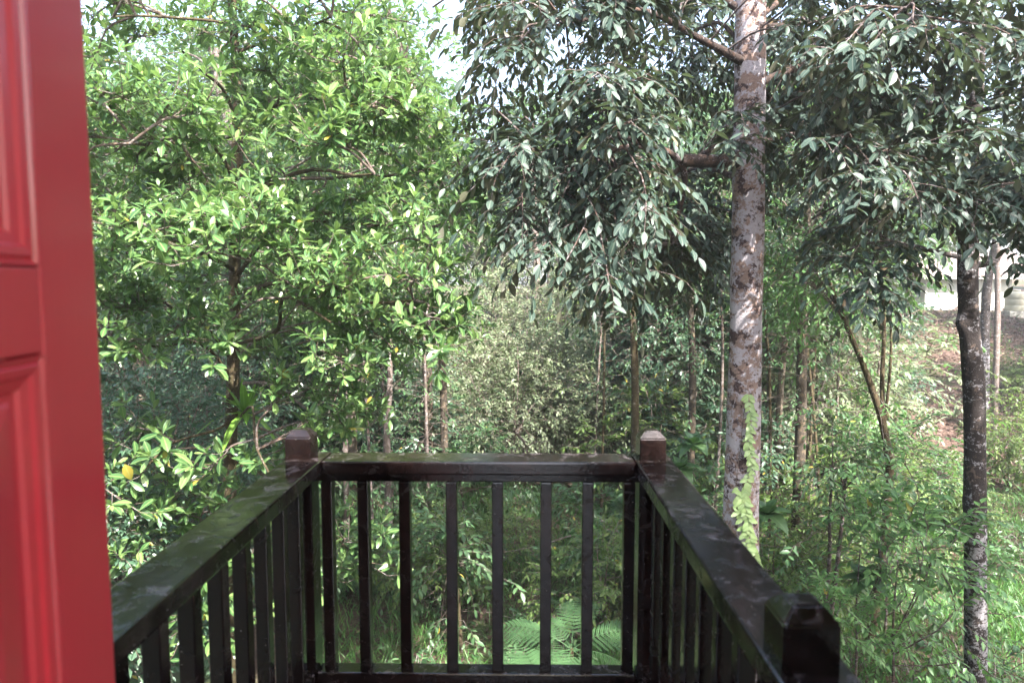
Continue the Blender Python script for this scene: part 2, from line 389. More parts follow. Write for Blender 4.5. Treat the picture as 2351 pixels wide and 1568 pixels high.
def ground_mat():
    m, t, out = nodes('forest_soil'); v = coords(t, world=True)
    f = noise(t, 14, 8, .75, v); g = noise(t, .55, 5, .6, v); k = N_(t, 'ShaderNodeTexVoronoi'); k.inputs['Scale'].default_value = 16; t.links.new(v, k.inputs['Vector'])
    litter = mix(t, ramp(t, f, [(.3, (.028, .017, .013)), (.5, (.07, .044, .033)), (.7, (.14, .095, .075))]), ramp(t, k.outputs['Color'], [(0, (.04, .022, .017)), (1, (.2, .135, .105))]), .45)
    green = ramp(t, f, [(.3, (.018, .045, .012)), (.6, (.05, .11, .03)), (.8, (.09, .15, .05))])
    c = mix(t, litter, green, ramp(t, g, [(.5, (0, 0, 0)), (.62, (1, 1, 1))]))
    principled(t, out, c, .9, .2, f, .8, .05); return m
M_GROUND = ground_mat()

# ------------------------------------------------------------------ ground
G0 = CAM_Z - 4.7
def sm(x): x = np.clip(x, 0, 1); return x * x * (3 - 2 * x)
def gz(x, y):
    x = np.asarray(x, float); y = np.asarray(y, float)
    h = G0 + 3.2 * sm((y - 14.5) / 26) * (.45 + .55 * sm((x + 2) / 8)) + .05 * np.maximum(0, y - 42)
    h = h + .9 * sm((-x - 3) / 9) * sm((y - 6) / 12)
    return h + .10 * np.sin(x * .9 + 1.3 * np.sin(y * .5)) * np.cos(y * .7) + .04 * np.sin(x * 3.1 + y * 2.3)
def grid_sheet(xs, ys, zf):
    X, Y = np.meshgrid(xs, ys); V = np.stack([X, Y, zf(X, Y)], -1); h, w = X.shape
    i = np.arange(h * w).reshape(h, w); return V, np.stack([i[:-1, :-1], i[:-1, 1:], i[1:, 1:], i[1:, :-1]], -1)
mb = MB()
xs = np.concatenate([np.linspace(-260, -30, 16)[:-1], np.linspace(-30, 40, 141), np.linspace(40, 260, 16)[1:]])
ys = np.concatenate([np.linspace(-60, -2, 20)[:-1], np.linspace(-2, 50, 131), np.linspace(50, 400, 30)[1:]])
V, Q = grid_sheet(xs, ys, lambda X, Y: gz(X, np.minimum(Y, 90)))
mb.add(V, Q=Q); tag(mb.build('ground', M_GROUND), kind='structure')

# ------------------------------------------------------------------ the lodge behind the camera and its balcony
deck = empty('balcony_deck', (0, 1.1, 0)); tag(deck, kind='structure')
y = .0; k = 0
while y < 2.24:
    bbox('plank', -.80, .53, y - 1.1, min(y + .118, 2.29) - 1.1, -.035, 0 + .001 * (k % 3), M_WOOD, deck, .003); y += .124; k += 1
for x in (-.74, .44):
    bbox('joist', x, x + .06, -1.1, 1.17, -.16, -.037, M_WOOD, deck, .004)
    bbox('support_post', x - .02, x + .08, 1.0, 1.1, G0 - .2, -.162, M_WOOD, deck, .006)
lodge = tag(empty('lodge', (0, -.1, 0)), 'cream lodge wall with an open doorway behind the balcony', 'building')
for nm, b in (('wall', (-6, -.44, -.16, 0, G0 - .3, 3.0)), ('wall', (.44, 6, -.16, 0, G0 - .3, 3.0)), ('wall', (-.437, .437, -.158, -.002, 2.12, 2.998)), ('wall', (-.437, .437, -.158, -.002, G0 - .3, -.04))):
    bbox(nm, *b, M_PLASTER, lodge, .004)
for b in ((-.439, -.405, -.17, .03, 0.001, 2.08), (.405, .439, -.17, .03, 0.001, 2.08), (-.439, .439, -.17, .03, 2.083, 2.118)):
    bbox('door_frame', *b, M_DOOR, lodge, .004)
bbox('floor', -3, 3, -4, -.175, -.12, -.002, M_WOOD, lodge, .004)
mb = MB()
V, Q = grid_sheet(np.linspace(-6.4, 6.4, 120), np.linspace(-5, .86, 3), lambda X, Y: 2.72 + (.86 - Y) * .30 + .02 * np.sin(X * 40))
mb.add(V, Q=Q); mb.add(V - [0, 0, .03], Q=Q[..., ::-1]); o = mb.build('roof', M_TILE, lodge)  # unseen roof, front edge set to shade the balcony but leave far posts sunlit

rail = tag(empty('balcony_railing', (0, 1.1, 0)), 'dark brown varnished wooden balcony railing with square balusters and chamfered posts', 'railing')
def rb(name, x0, x1, y0, y1, z0, z1, bev=.004): return bbox(name, x0, x1, y0 - 1.1, y1 - 1.1, z0, z1, M_WOOD, rail, bev)
ZT = CAM_Z - .565
rb('top_rail', -.645, .366, 2.150, 2.276, ZT - .044, ZT, .006)
rb('top_rail', -.772, -.647, .0, 2.278, ZT - .045, ZT + .001, .006)
rb('top_rail', .368, .488, .0, 2.278, ZT - .045, ZT + .001, .006)
rb('lower_cap', -.68, .40, 2.185, 2.24, ZT - .075, ZT - .0445, .003)
rb('lower_cap', -.735, -.684, .0, 2.18, ZT - .075, ZT - .0455, .003)
rb('lower_cap', .404, .455, .0, 2.18, ZT - .075, ZT - .0455, .003)
ZB = CAM_Z - 1.285
rb('bottom_rail', -.682, .379, 2.168, 2.232, ZB - .05, ZB, .005)
rb('bottom_rail', -.745, -.684, .0, 2.163, ZB - .05, ZB, .005)
rb('bottom_rail', .398, .459, .0, 2.163, ZB - .05, ZB, .005)
def post(x0, y0, s=.084, top=True):
    import bmesh
    bm = bmesh.new(); h1 = ZT + .073; h2 = ZT + .095; i = .02
    vs = [[bm.verts.new((x0 + s * a + i * sx * f, y0 - 1.1 + s * b + i * sy * f, z)) for a, b, sx, sy in ((0, 0, 1, 1), (1, 0, -1, 1), (1, 1, -1, -1), (0, 1, 1, -1))]
          for z, f in ((.002, 0), (h1, 0), (h2, 1))]
    for r in range(2):
        for j in range(4): bm.faces.new((vs[r][j], vs[r][(j + 1) % 4], vs[r + 1][(j + 1) % 4], vs[r + 1][j]))
    bm.faces.new(vs[2]); bm.faces.new(vs[0][::-1])
    bmesh.ops.bevel(bm, geom=[e for e in bm.edges if e.calc_length() > .02], offset=.0035, segments=2, affect='EDGES')
    me = bpy.data.meshes.new('post'); bm.to_mesh(me); bm.free(); me.materials.append(M_WOOD); return link('post', me, rail)
post(-.768, 2.166); post(.381, 2.166); post(.381, .958)
post(-.768, .004); post(.381, .004)
bal = bevel_box_mesh('baluster', .037, .037, ZT - .0755 - ZB - .001, .003, M_WOOD)
zc = (ZT - .0755 + ZB) / 2
for px in (742, 827, 924, 1034, 1142, 1255, 1353, 1449):
    link('baluster', bal, rail, ((px - 1198) * 2.2 / F_PX, 2.2 - 1.1, zc), (0, 0, R.uniform(-.04, .04)))
y = 2.09
while y > .12:
    link('baluster', bal, rail, (-.713, y - 1.1, zc), (0, 0, R.uniform(-.03, .03)))
    if abs(y - 1.0) > .07: link('baluster', bal, rail, (.429, y - 1.1, zc), (0, 0, R.uniform(-.03, .03)))
    y -= .137

# the red door, open outwards
hinge = np.array([-.421, .010, 0]); ddir = np.array([-.128, .9918, 0])
door = tag(empty('door', hinge, math.atan2(ddir[1], ddir[0])), 'open red painted panelled wooden door at the edge of the balcony', 'door')
DW, DT = .80, .038         # local x runs along the leaf, local -y faces the camera side
z0, z1 = .012, 2.07
DTH = (-DT / 2, DT / 2)
stile = .1175
bbox('stile', DW - stile, DW, *DTH, z0, z1, M_DOOR, door, .004); bbox('stile', 0, stile, *DTH, z0, z1, M_DOOR, door, .004)
panels = [(.23, CAM_Z - .071), (CAM_Z + .020, 1.93)]
rails_ = [(z0, .228), (CAM_Z - .069, CAM_Z + .018), (1.932, z1)]
for a, b in rails_: bbox('cross_rail', stile + .0005, DW - stile - .0005, DTH[0] + .0008, DTH[1] - .0008, a, b, M_DOOR, door, .003)
def loft_frame(name, x0, x1, z0, z1, prof, sgn, fill=True):
    mb = MB(); V = []
    for ins, dep in prof:
        yy = sgn * (DT / 2 + dep)
        V += [(x0 + ins, yy, z0 + ins), (x1 - ins, yy, z0 + ins), (x1 - ins, yy, z1 - ins), (x0 + ins, yy, z1 - ins)]
    Q = []
    for i in range(len(prof) - 1):
        for j in range(4):
            q = (i * 4 + j, i * 4 + (j + 1) % 4, (i + 1) * 4 + (j + 1) % 4, (i + 1) * 4 + j); Q.append(q if sgn < 0 else q[::-1])
    if fill:
        q = tuple((len(prof) - 1) * 4 + j for j in range(4)); Q.append(q if sgn < 0 else q[::-1])
    mb.add(V, Q=Q); mb.build(name, M_DOOR, door, smooth=False)
for a, b in panels:
    for sg in (-1, 1):
        loft_frame('moulding', stile - .0005, DW - stile + .0005, a - .0005, b + .0005, [(0, .0002), (.002, .0002), (.0045, -.004), (.007, -.004), (.010, -.0005), (.018, -.002), (.021, -.006), (.024, -.0065), (.031, -.008), (.034, -.0125)], sg, False)
        loft_frame('panel', stile + .030, DW - stile - .030, a + .030, b - .030, [(0, -.0125), (.012, -.0125), (.016, -.010), (.055, -.004), (.060, -.004)], sg)

# ------------------------------------------------------------------ trees with trunks, limbs and leafy branches
def smooth_line(pts, n):
    pts = np.array(pts, float); s = np.linspace(0, len(pts) - 1, n); out = []
    for u in s:
        i = min(int(u), len(pts) - 2); f = u - i
        p0, p1, p2, p3 = pts[max(i - 1, 0)], pts[i], pts[i + 1], pts[min(i + 2, len(pts) - 1)]
        out.append(.5 * (2 * p1 + (p2 - p0) * f + (2 * p0 - 5 * p1 + 4 * p2 - p3) * f * f + (3 * p1 - p0 - 3 * p2 + p3) * f ** 3))
    return np.array(out)
def trunk_part(parent, pts, radii, mat, name='trunk', sides=28, n=70, knots=(), rough=.04, origin=(0, 0, 0)):
    P = smooth_line(pts, n); r = np.interp(np.linspace(0, 1, n), np.linspace(0, 1, len(radii)), radii)
    a = np.arange(sides) / sides * 2 * PI; j = np.ones((1, n, sides)); z = P[:, 2]
    for q in range(5):
        f = R.uniform(.8, 6); j += rough * .5 * np.sin(z[None, :, None] * f + a[None, None] * R.randint(1, 5) + R.rand() * 6)
    j += R.normal(0, rough * .3, j.shape)
    for kz, ka, kr in knots:
        j += kr * np.exp(-((z[None, :, None] - kz) / .07) ** 2 - ((np.angle(np.exp(1j * (a[None, None] - ka)))) / .6) ** 2)
    mb = MB(); tubes(mb, P, r, sides, 0, jit=j[..., None][..., 0]); o = mb.build(name, mat, parent, origin=origin); return o, P, r

def limb(parent, p0, p1, r0, r1, mat, sag=.15, n=12, sides=9, origin=(0, 0, 0), name='branch', wob=.05):
    p0, p1 = np.array(p0, float), np.array(p1, float); L = np.linalg.norm(p1 - p0)
    mid1 = p0 + (p1 - p0) * .33 + UP * L * sag + R.normal(0, wob * L, 3); mid2 = p0 + (p1 - p0) * .7 + UP * L * sag * .6 + R.normal(0, wob * L, 3)
    P = smooth_line([p0, mid1, mid2, p1], n); r = np.linspace(r0, r1, n)
    mb = MB(); tubes(mb, P, r * (1 + R.normal(0, .05, n)), sides, 0); mb.build(name, mat, parent, origin=origin); return P

def leafy_branch(parent, start, end, kind, mats, origin, nsp=12, size=1., lod=0, frac=.35, r0=.012, **kw):
    """One branch of a tree: a bent stick with leafy sprays on both sides."""
    start, end = np.array(start, float), np.array(end, float); L = np.linalg.norm(end - start); mb = MB()
    sag = kw.pop('sag', .12)
    m1 = start + (end - start) * .4 + UP * sag * L + R.normal(0, .06 * L, 3)
    m2 = start + (end - start) * .75 + UP * sag * .6 * L + R.normal(0, .05 * L, 3)
    P = smooth_line([start, m1, m2, end], 9)
    tubes(mb, P, np.linspace(r0, .005, 9), 5, 1)
    t = np.clip(frac + (1 - frac) * np.sort(R.rand(nsp)) ** .8, 0, 1); t[-1] = 1; f = t * 8; i0 = np.minimum(f.astype(int), 7)
    org = P[i0] + (P[i0 + 1] - P[i0]) * (f - i0)[:, None]; T = unit(P[i0 + 1] - P[i0])
    A, B = perp_frame(T); s = np.where(np.arange(nsp) % 2, 1., -1.) * R.uniform(.5, 1.3, nsp); s[-1] = 0
    D = T * R.uniform(.4, 1.0, nsp)[:, None] + A * s[:, None] + B * R.normal(.25 if kind == 'rosette' else .0, .4, nsp)[:, None]
    sz = size * R.uniform(.8, 1.15, nsp)
    if kind == 'rosette': spray_rosette(mb, org, D, sz, lod, **kw)
    else: spray_droop(mb, org, D, sz, lod, **kw)
    return mb.build('leafy_branch', mats, parent, origin=origin)

def in_poly(x, y, poly):
    c = False; n = len(poly)
    for i in range(n):
        x1, y1 = poly[i]; x2, y2 = poly[(i + 1) % n]
        if (y1 > y) != (y2 > y) and x < (x2 - x1) * (y - y1) / (y2 - y1) + x1: c = not c
    return c
def fill_poly(poly, n, holes=()):
    xs_ = [p[0] for p in poly]; ys_ = [p[1] for p in poly]; pts = []
    tries = 0
    while len(pts) < n and tries < 20000:
        tries += 1
        best = None
        for _ in range(6):                       # best-candidate sampling keeps them spread out
            x, y = R.uniform(min(xs_), max(xs_)), R.uniform(min(ys_), max(ys_))
            if not in_poly(x, y, poly) or any((x - h[0]) ** 2 / h[2] ** 2 + (y - h[1]) ** 2 / h[3] ** 2 < 1 for h in holes): continue
            d = min([(x - a) ** 2 + (y - b) ** 2 for a, b in pts] or [1e9])
            if best is None or d > best[0]: best = (d, x, y)
        if best: pts.append(best[1:])
    return pts

def crown_of(tree, base, skel, targets, kind, mats, **kw):
    """Each target gets a leafy branch that grows out of the nearest limb."""
    S = np.concatenate(skel)
    for c in targets:
        c = np.array(c); d = np.linalg.norm((S - c) * np.array([1, 1, 1.4]), axis=1); q = S[np.argmin(d)]
        v = c - q; L = np.linalg.norm(v)
        if L > 1.5: q = c - v / L * 1.5 - UP * .1
        if L < .35: q = c - np.array([.3 * R.normal(), -.35, .05])
        leafy_branch(tree, q, c, kind, mats, base, **kw)

# ---- left tree
TL_base = at(535, 1000, 7.0); TL_base[2] = gz(TL_base[0], 7.0)
tl = tag(empty('glossy_leaved_tree', TL_base), 'tree with bright glossy green leaves, bromeliad on its brown trunk, behind the left railing', 'tree')
tr_top = at(500, -420, 7.3)
_, P, _ = trunk_part(tl, [TL_base - UP * .1, at(528, 1150, 7.0), at(535, 860, 7), at(540, 560, 7), at(545, 250, 7.05), at(530, -50, 7.15), tr_top], [.085, .068, .064, .06, .052, .035, .015], B_LEFT, origin=TL_base, sides=18, n=60, knots=[(1.0, 3.2, .2), (.2, 5, .15)])
skel = [P[12:]]
for (sx, sy), (ex, ey, ez), r in [((535, 960), (330, 1080, 5.2), .02), ((535, 980), (620, 1090, 5.0), .018), ((535, 870), (250, 780, 5.6), .026), ((537, 830), (330, 650, 6.2), .028), ((537, 790), (760, 740, 4.9), .03), ((540, 700), (950, 690, 5.2), .034), ((540, 640), (1000, 520, 5.6), .036),
        ((540, 620), (260, 520, 5.0), .034), ((542, 520), (860, 400, 5.0), .036), ((543, 460), (1030, 380, 6.4), .034), ((543, 420), (300, 330, 4.9), .034), ((545, 330), (800, 230, 5.2), .03), ((545, 280), (420, 120, 5.8), .03),
        ((542, 120), (760, 40, 5.4), .025), ((540, 60), (260, 40, 5.6), .022), ((535, -80), (700, -180, 5.6), .02), ((530, -100), (350, -220, 5.4), .02), ((540, 560), (640, 560, 9), .03), ((540, 300), (480, 300, 9), .03)]:
    Zs = 7.0; skel.append(limb(tl, at(sx, sy, Zs), at(ex, ey, ez), r * .75, .008, B_LEFT, R.uniform(.02, .12), origin=TL_base, wob=.035))
pts = []
poly = [(150, 150), (480, 230), (620, 120), (900, 130), (1030, 260), (1090, 440), (1110, 640), (1090, 760), (940, 850), (800, 840), (640, 810), (420, 790), (260, 830), (150, 780)]
for x, y in fill_poly(poly, 165, [(430, 165, 70, 55), (1085, 215, 60, 75)]): pts.append(at(x, y, R.choice([R.uniform(4.6, 6.2), R.uniform(6.0, 8.8)], p=[.55, .45])))
for x, y in fill_poly([(150, -260), (1040, -260), (1050, 90), (900, 130), (560, 120), (150, 110)], 44, [(430, 165, 90, 70), (260, 100, 60, 60)]): pts.append(at(x, y, R.uniform(4.8, 7.8)))
low = []
for x, y in fill_poly([(240, 1010), (420, 960), (500, 1040), (640, 1040), (660, 1130), (560, 1330), (330, 1400), (250, 1200)], 15): low.append(at(x, y, R.uniform(4.9, 6.2)))
low += [at(800, 1240, 6.3), at(850, 1300, 6.5), at(770, 1340, 6.4), at(790, 1200, 6.8), at(330, 1330, 5.2), at(420, 1450, 5.4), at(560, 1430, 5.6)]
skel.append(limb(tl, at(535, 1060, 7), at(800, 1260, 6.6), .02, .008, B_LEFT, .05, origin=TL_base)); skel.append(limb(tl, at(535, 1120, 7), at(420, 1350, 5.8), .02, .008, B_LEFT, .05, origin=TL_base))
for x, y in fill_poly([(640, 900), (860, 900), (860, 1010), (660, 1060)], 7): pts.append(at(x, y, R.uniform(5.2, 6.6)))
crown_of(tl, TL_base, skel, pts, 'rosette', [M_GLOSSY, B_TWIG], nsp=15, size=.96, lod=0, r0=.012)
crown_of(tl, TL_base, skel, low, 'rosette', [M_GLOSSY, B_TWIG], nsp=8, size=1.25, lod=0, r0=.011, frac=.2)

# ---- main right tree
TM_base = at(1700, 1300, 6.2); TM_base[2] = gz(TM_base[0], 6.2)
tm = tag(empty('lichen_spotted_tree', TM_base), 'tall tree with thick pink and white lichen-spotted trunk and a light green vine climbing it', 'tree')
_, P, PR = trunk_part(tm, [at(1690, 1950, 6.2), at(1695, 1500, 6.2), at(1702, 1150, 6.2), at(1711, 800, 6.2), at(1718, 450, 6.2), at(1722, 150, 6.2), at(1724, -60, 6.2), at(1730, -500, 6.3)], [.215, .18, .158, .142, .138, .132, .125, .07], B_MAIN, origin=TM_base, sides=40, n=130, knots=[(2.55, 3.3, .12), (1.9, 2, .06), (3.35, 1, .1)], rough=.02)
skel = [P[70:]]
l1 = limb(tm, at(1712, 372, 6.2), at(1560, 368, 5.9), .062, .05, B_LIMB, -.02, 10, 12, TM_base, wob=.02); skel.append(l1)
skel.append(limb(tm, l1[-1], at(1400, 300, 5.4), .032, .016, B_LIMB, .02, 10, 9, TM_base, wob=.02)); skel.append(limb(tm, l1[-1], at(1540, 560, 6.4), .035, .015, B_LIMB, .05, 10, 9, TM_base))
skel.append(limb(tm, l1[-2], at(1250, 360, 5.6), .03, .012, B_LIMB, .1, 12, 8, TM_base))
for (sx, sy), (ex, ey, ez), r in [((1718, 150), (1300, 60, 5.2), .04), ((1718, 40), (1180, -60, 6.4), .035), ((1718, 130), (1560, 60, 7.2), .025), ((1720, 200), (2050, 180, 7.6), .04), ((1720, 60), (1950, -60, 7.4), .03), ((1720, 60), (2200, 30, 7.6), .03),
        ((1722, 0), (1500, -250, 5.2), .03), ((1722, 20), (2050, -300, 5.6), .03), ((1718, 420), (1500, 520, 8.0), .03), ((1718, 300), (1350, 520, 7.6), .035), ((1718, 330), (2000, 480, 8.6), .03)]:
    skel.append(limb(tm, at(sx, sy, 6.2), at(ex, ey, ez), r, .01, B_LIMB, R.uniform(.02, .12), origin=TM_base))
pts = []
def clear_trunk(x, y, Z, lo, hi, y0, Zt):
    return Z if not (lo < x < hi and y > y0) else max(Z, Zt + .5 + R.rand())
poly = [(1050, -40), (1100, 130), (1150, 220), (1040, 330), (1110, 480), (1200, 560), (1300, 640), (1350, 690), (1500, 640), (1650, 600), (1790, 560), (1850, 250), (1950, -40)]
for x, y in fill_poly(poly, 140, [(1085, 205, 60, 70)]):
    Z = R.choice([R.uniform(4.4, 5.8), R.uniform(5.8, 8.4)], p=[.5, .5]); pts.append(at(x, y, clear_trunk(x, y, Z, 1520, 1850, -60, 6.2)))
for x, y in fill_poly([(1150, -300), (1980, -300), (1980, 0), (1150, 0)], 30): pts.append(at(x, y, clear_trunk(x, y, R.uniform(4.6, 7.5), 1600, 1850, -400, 6.2)))
for x, y in fill_poly([(1280, 420), (1690, 420), (1690, 690), (1500, 730), (1340, 700)], 34): pts.append(at(x, y, R.uniform(6.8, 8.6)))
for x, y in fill_poly([(1770, 260), (2090, 300), (2080, 560), (1790, 590)], 24): pts.append(at(x, y, R.uniform(7.6, 9.6)))
pts += [at(1700, 255, 5.55), at(1715, 330, 5.6), at(1450, 440, 4.9), at(1400, 500, 5.2)]
crown_of(tm, TM_base, skel, pts, 'droop', [M_DARK, B_DTWIG], nsp=13, size=.92, lod=0, r0=.010, hang=.34, tw=.42, ratio=.40)

# ---- right dark trunk tree
TR_base = at(2240, 1400, 7.0); TR_base[2] = gz(TR_base[0], 7.0)
tr = tag(empty('dark_trunked_tree', TR_base), 'tree with slim dark mottled trunk and bluish leaves in front of the white house', 'tree')
_, P, _ = trunk_part(tr, [at(2243, 1950, 7), at(2240, 1500, 7), at(2238, 1150, 7), at(2236, 900, 7), at(2224, 720, 7), at(2222, 560, 7), at(2232, 330, 7), at(2250, 0, 7), at(2260, -400, 7)], [.115, .104, .102, .097, .094, .09, .078, .06, .02], B_RIGHT, origin=TR_base, sides=32, n=110, knots=[(.98, 1.65, .42), (.90, 1.9, .2), (-.9, 1, .08)], rough=.025)
skel = [P[65:]]
for (sx, sy), (ex, ey, ez), r in [((2226, 560), (1990, 640, 5.6), .032), ((2226, 610), (2360, 560, 7.4), .035), ((2228, 450), (2000, 380, 5.4), .035), ((2230, 420), (2420, 470, 5.2), .035), ((2235, 300), (1960, 250, 5.8), .03), ((2235, 260), (2450, 200, 5.6), .03),
        ((2245, 120), (2080, 20, 5.0), .03), ((2245, 60), (2420, -60, 5.4), .03), ((2230, 420), (2200, 430, 9.), .03), ((2250, -60), (2100, -260, 5.6), .025), ((2250, -60), (2420, -280, 6), .025)]:
    skel.append(limb(tr, at(sx, sy, 7.0), at(ex, ey, ez), r, .01, B_RIGHT, R.uniform(.0, .1), origin=TR_base))
pts = []
for x, y in fill_poly([(1800, 60), (2480, -20), (2480, 560), (2340, 540), (2210, 500), (2080, 540), (1980, 500), (1850, 380)], 104):
    Z = R.choice([R.uniform(4.5, 5.8), R.uniform(5.8, 9)], p=[.5, .5]); pts.append(at(x, y, clear_trunk(x, y, Z, 2190, 2290, 540, 7.0)))
for x, y in fill_poly([(1950, -300), (2480, -300), (2480, 0), (1950, 0)], 22): pts.append(at(x, y, R.uniform(4.6, 7.5)))
pts += [at(1930, 590, 5.4), at(2010, 620, 5.2), at(1990, 680, 5.1), at(2080, 560, 5.5), at(1900, 540, 6.5), at(2350, 480, 5.3), at(2300, 430, 4.9)]
crown_of(tr, TR_base, skel, pts, 'droop', [M_DARK, B_DTWIG], nsp=14, size=.92, lod=0, r0=.010, hang=.34, tw=.42, ratio=.40)

# ------------------------------------------------------------------ smaller trees, saplings and shrubs
def crown_sprays(n, rad, cen, inner=.25, flat=1.):
    """n spray origins and outward directions in an uneven ellipsoid made of several lobes."""
    rad = np.array(rad, float); cen = np.array(cen, float)
    k = max(4, int(n / 60)); lc = rvec(k) * (R.uniform(.35, .8, k))[:, None] * rad; lr = R.uniform(.28, .5, k)
    w = R.randint(0, k, n); u = rvec(n) * (R.uniform(inner, 1, n) ** .5)[:, None]
    P = cen + lc[w] + u * lr[w][:, None] * rad
    D = unit(u * .8 + unit(lc[w]) * .5 + R.normal(0, .35, (n, 3)) + UP * .15)
    return P, D, cen + lc
def small_tree(name, H, rad, cz, count, kind, mats, lod=1, size=1., trunk_r=.05, trunk_mat=None, sides=8, lean=0., **kw):
    """Prototype at the origin: trunk, limbs and a crown; returns the meshes."""
    mb = MB(); P, D, lobes = crown_sprays(count, rad, (lean, 0, cz))
    sz = size * R.uniform(.75, 1.25, count)
    if kind == 'rosette': spray_rosette(mb, P, D, sz, lod, **kw)
    else: spray_droop(mb, P, D, sz, lod, **kw)
    for l in lobes:
        s = np.array([lean * .6, 0, cz * R.uniform(.5, .8)]); m = (s + l) / 2 + R.normal(0, .12, 3); tubes(mb, smooth_line([s, m, l], 7), np.linspace(trunk_r * .45, .006, 7), 5, 1)
    cme = mb.mesh(name + '_crown', mats)
    mb = MB(); top = np.array([lean, 0, cz + rad[2] * .3]); w = .03 * H
    L = smooth_line([(0, 0, -.3), (R.normal(0, w) * .5, R.normal(0, w) * .5, H * .25), (lean * .5 + R.normal(0, w) * .5, R.normal(0, w) * .5, H * .5), top], 18)
    tubes(mb, L, np.linspace(trunk_r * 1.15, trunk_r * .35, 18) * (1 + R.normal(0, .04, 18)), sides, 0)
    return cme, mb.mesh(name + '_trunk', [trunk_mat or B_FAR])
def place(name, meshes, x, y, s, rz, label, cat, group=None, z=None, parts=('crown', 'trunk'), tilt=(0, 0)):
    o = empty(name, (x, y, gz(x, y) if z is None else z), rz); o.scale = (s,) * 3 if not hasattr(s, '__len__') else s
    o.rotation_euler = (tilt[0], tilt[1], rz)
    for p, m in zip(parts, meshes): link(p, m, o)
    return tag(o, label, cat, group)

# far forest
FAR = [small_tree('far', 11, (3.6, 3.6, 4.2), 8.2, 1500, 'droop', [M_FAR, B_FAR], 3, 2.6, .2, L0=.10, ratio=.5, n=9, tw=.32, hang=.25) for _ in range(3)]
FARP = [small_tree('farp', 10, (3.2, 3.2, 4.4), 6.6, 1400, 'droop', [M_PALE, B_FAR], 3, 2.4, .16, trunk_mat=B_PALE, L0=.10, ratio=.5, n=9, tw=.32, hang=.25)]
MIDT = [small_tree('mid', 7, (2.2, 2.2, 2.6), 5.2, 1100, 'droop', [m_, B_FAR], 2, 1.2, .09, L0=.11, ratio=.45, n=9, tw=.35, hang=.3) for m_ in (M_FAR, M_SHRUB2)]
MIDR = [small_tree('midr', 7, (2.3, 2.3, 2.8), 5.4, 800, 'rosette', [M_GLOSSY, B_FAR], 2, 1.15, .09, L0=.13, ratio=.4, n=8, tw=.35)]
n = 0
def cam_ang(x, y): return x / y
cand = []
for y, step in ((26, 3.4), (31, 3.8), (37, 4.2), (44, 5.0), (52, 5.5), (62, 7)):
    x = -y * .95
    while x < y * .95:
        cand.append((x + R.uniform(-1.2, 1.2), y + R.uniform(-2, 2))); x += step
for x, y in cand:
    a = x / y
    if .44 < a < .86 and y < 50: continue
    s = R.uniform(.85, 1.15) * (1 + .006 * (y - 26))
    if -.20 < a < .02: s *= .70 + .10 * (y > 40)
    if -.16 < a < .0 and y < 48: s *= .9
    if a < -.3: s *= .92
    if -.1 < a < .22 and y < 34: continue
    if a > .86: s *= .8
    if y < 30 and a > .2: s *= .8
    m = FARP[0] if (R.rand() < .14) else FAR[n % 3]
    hz = 'far forest trees on the rising ground'
    if m is FARP[0]: place('forest_tree', m, x, y, s, R.rand() * 6.28, 'greyish pale-leaved tree with a whitish trunk in the far forest', 'tree', 'pale trees scattered through the far forest')
    else: place('forest_tree', m, x, y, s, R.rand() * 6.28, 'leafy green tree standing in the dense far forest', 'tree', hz)
    n += 1
# mid-distance trees: (px, Z, scale, proto, label)
mids = [(790, 12.5, 1.2, MIDR[0], 'glossy green tree behind the left tree, its crown beside the bright sky gap'),
        (640, 14.5, 1.15, MIDR[0], 'tall glossy tree rising behind the left tree, above the bromeliad'),
        (300, 13.0, 1.2, MIDT[0], 'green tree behind the leaves beside the red door'),
        (820, 18.0, 1.25, MIDT[1], 'slender green tree deep behind the left half of the railing'),
        (450, 19.0, 1.1, MIDT[0], 'broad green tree standing far behind the bromeliad'),
        (1560, 15.5, 1.0, MIDT[0], 'dark leafy tree with thin trunk behind the right half of the railing'),
        (1590, 17.0, 1.3, MIDT[1], 'leafy tree just left of the lichen-spotted trunk, deep in the shade'),
        (1880, 13.5, 1.15, MIDT[0], 'green tree between the two spotted trunks with a bushy crown'),
        (1890, 17.5, 1.15, MIDT[1], 'tall leafy tree behind the forked sapling, left of the white house'),
        (1660, 21.0, 1.5, MIDT[0], 'tree behind the lichen-spotted trunk, in front of the small white shed'),
        (2760, 19.0, 1.25, MIDT[1], 'leafy tree at the far right edge above the grass')]
for px, Z, s, m, lab in mids:
    p = at(px, 655, Z); place('forest_tree', m, p[0], Z, s, R.rand() * 6.28, lab, 'tree')

for x, y, s, m, lab in [(7.4, 1.0, 1.45, MIDT[0], 'unseen broad leafy tree right of the balcony, added to shade the saplings and canopy'), (14.8, 6.5, 1.4, MIDR[0], 'unseen glossy-leaved tree right of the balcony, added to shade the grass')]:  # out of view, added to throw shade on saplings, canopy and grass
    place('forest_tree', m, x, y, s, R.rand() * 6.28, lab, 'tree')
for i, (x, y, s) in enumerate([(37.5, 33, 1.1), (24, 19.5, .95), (28.5, 25, 1.0), (21, 14.5, .8)]):  # off-frame trees put sunward of the bank and house to darken them
    place('forest_tree', FAR[i % 3], x, y, s, R.rand() * 6.28, 'unseen tall leafy tree right of the bank, added to shade the bank and white house', 'tree', 'unseen trees added to shade the bank')
for px, Z, s, m, lab in [(2090, 33, .8, FAR[1], 'leafy tree beside the left end of the white house'), (1950, 30, .9, FAR[2], 'leafy tree left of the white house behind the forked sapling')]:
    p = at(px, 655, Z); place('forest_tree', m, p[0], Z, s, R.rand() * 6.28, lab, 'tree')

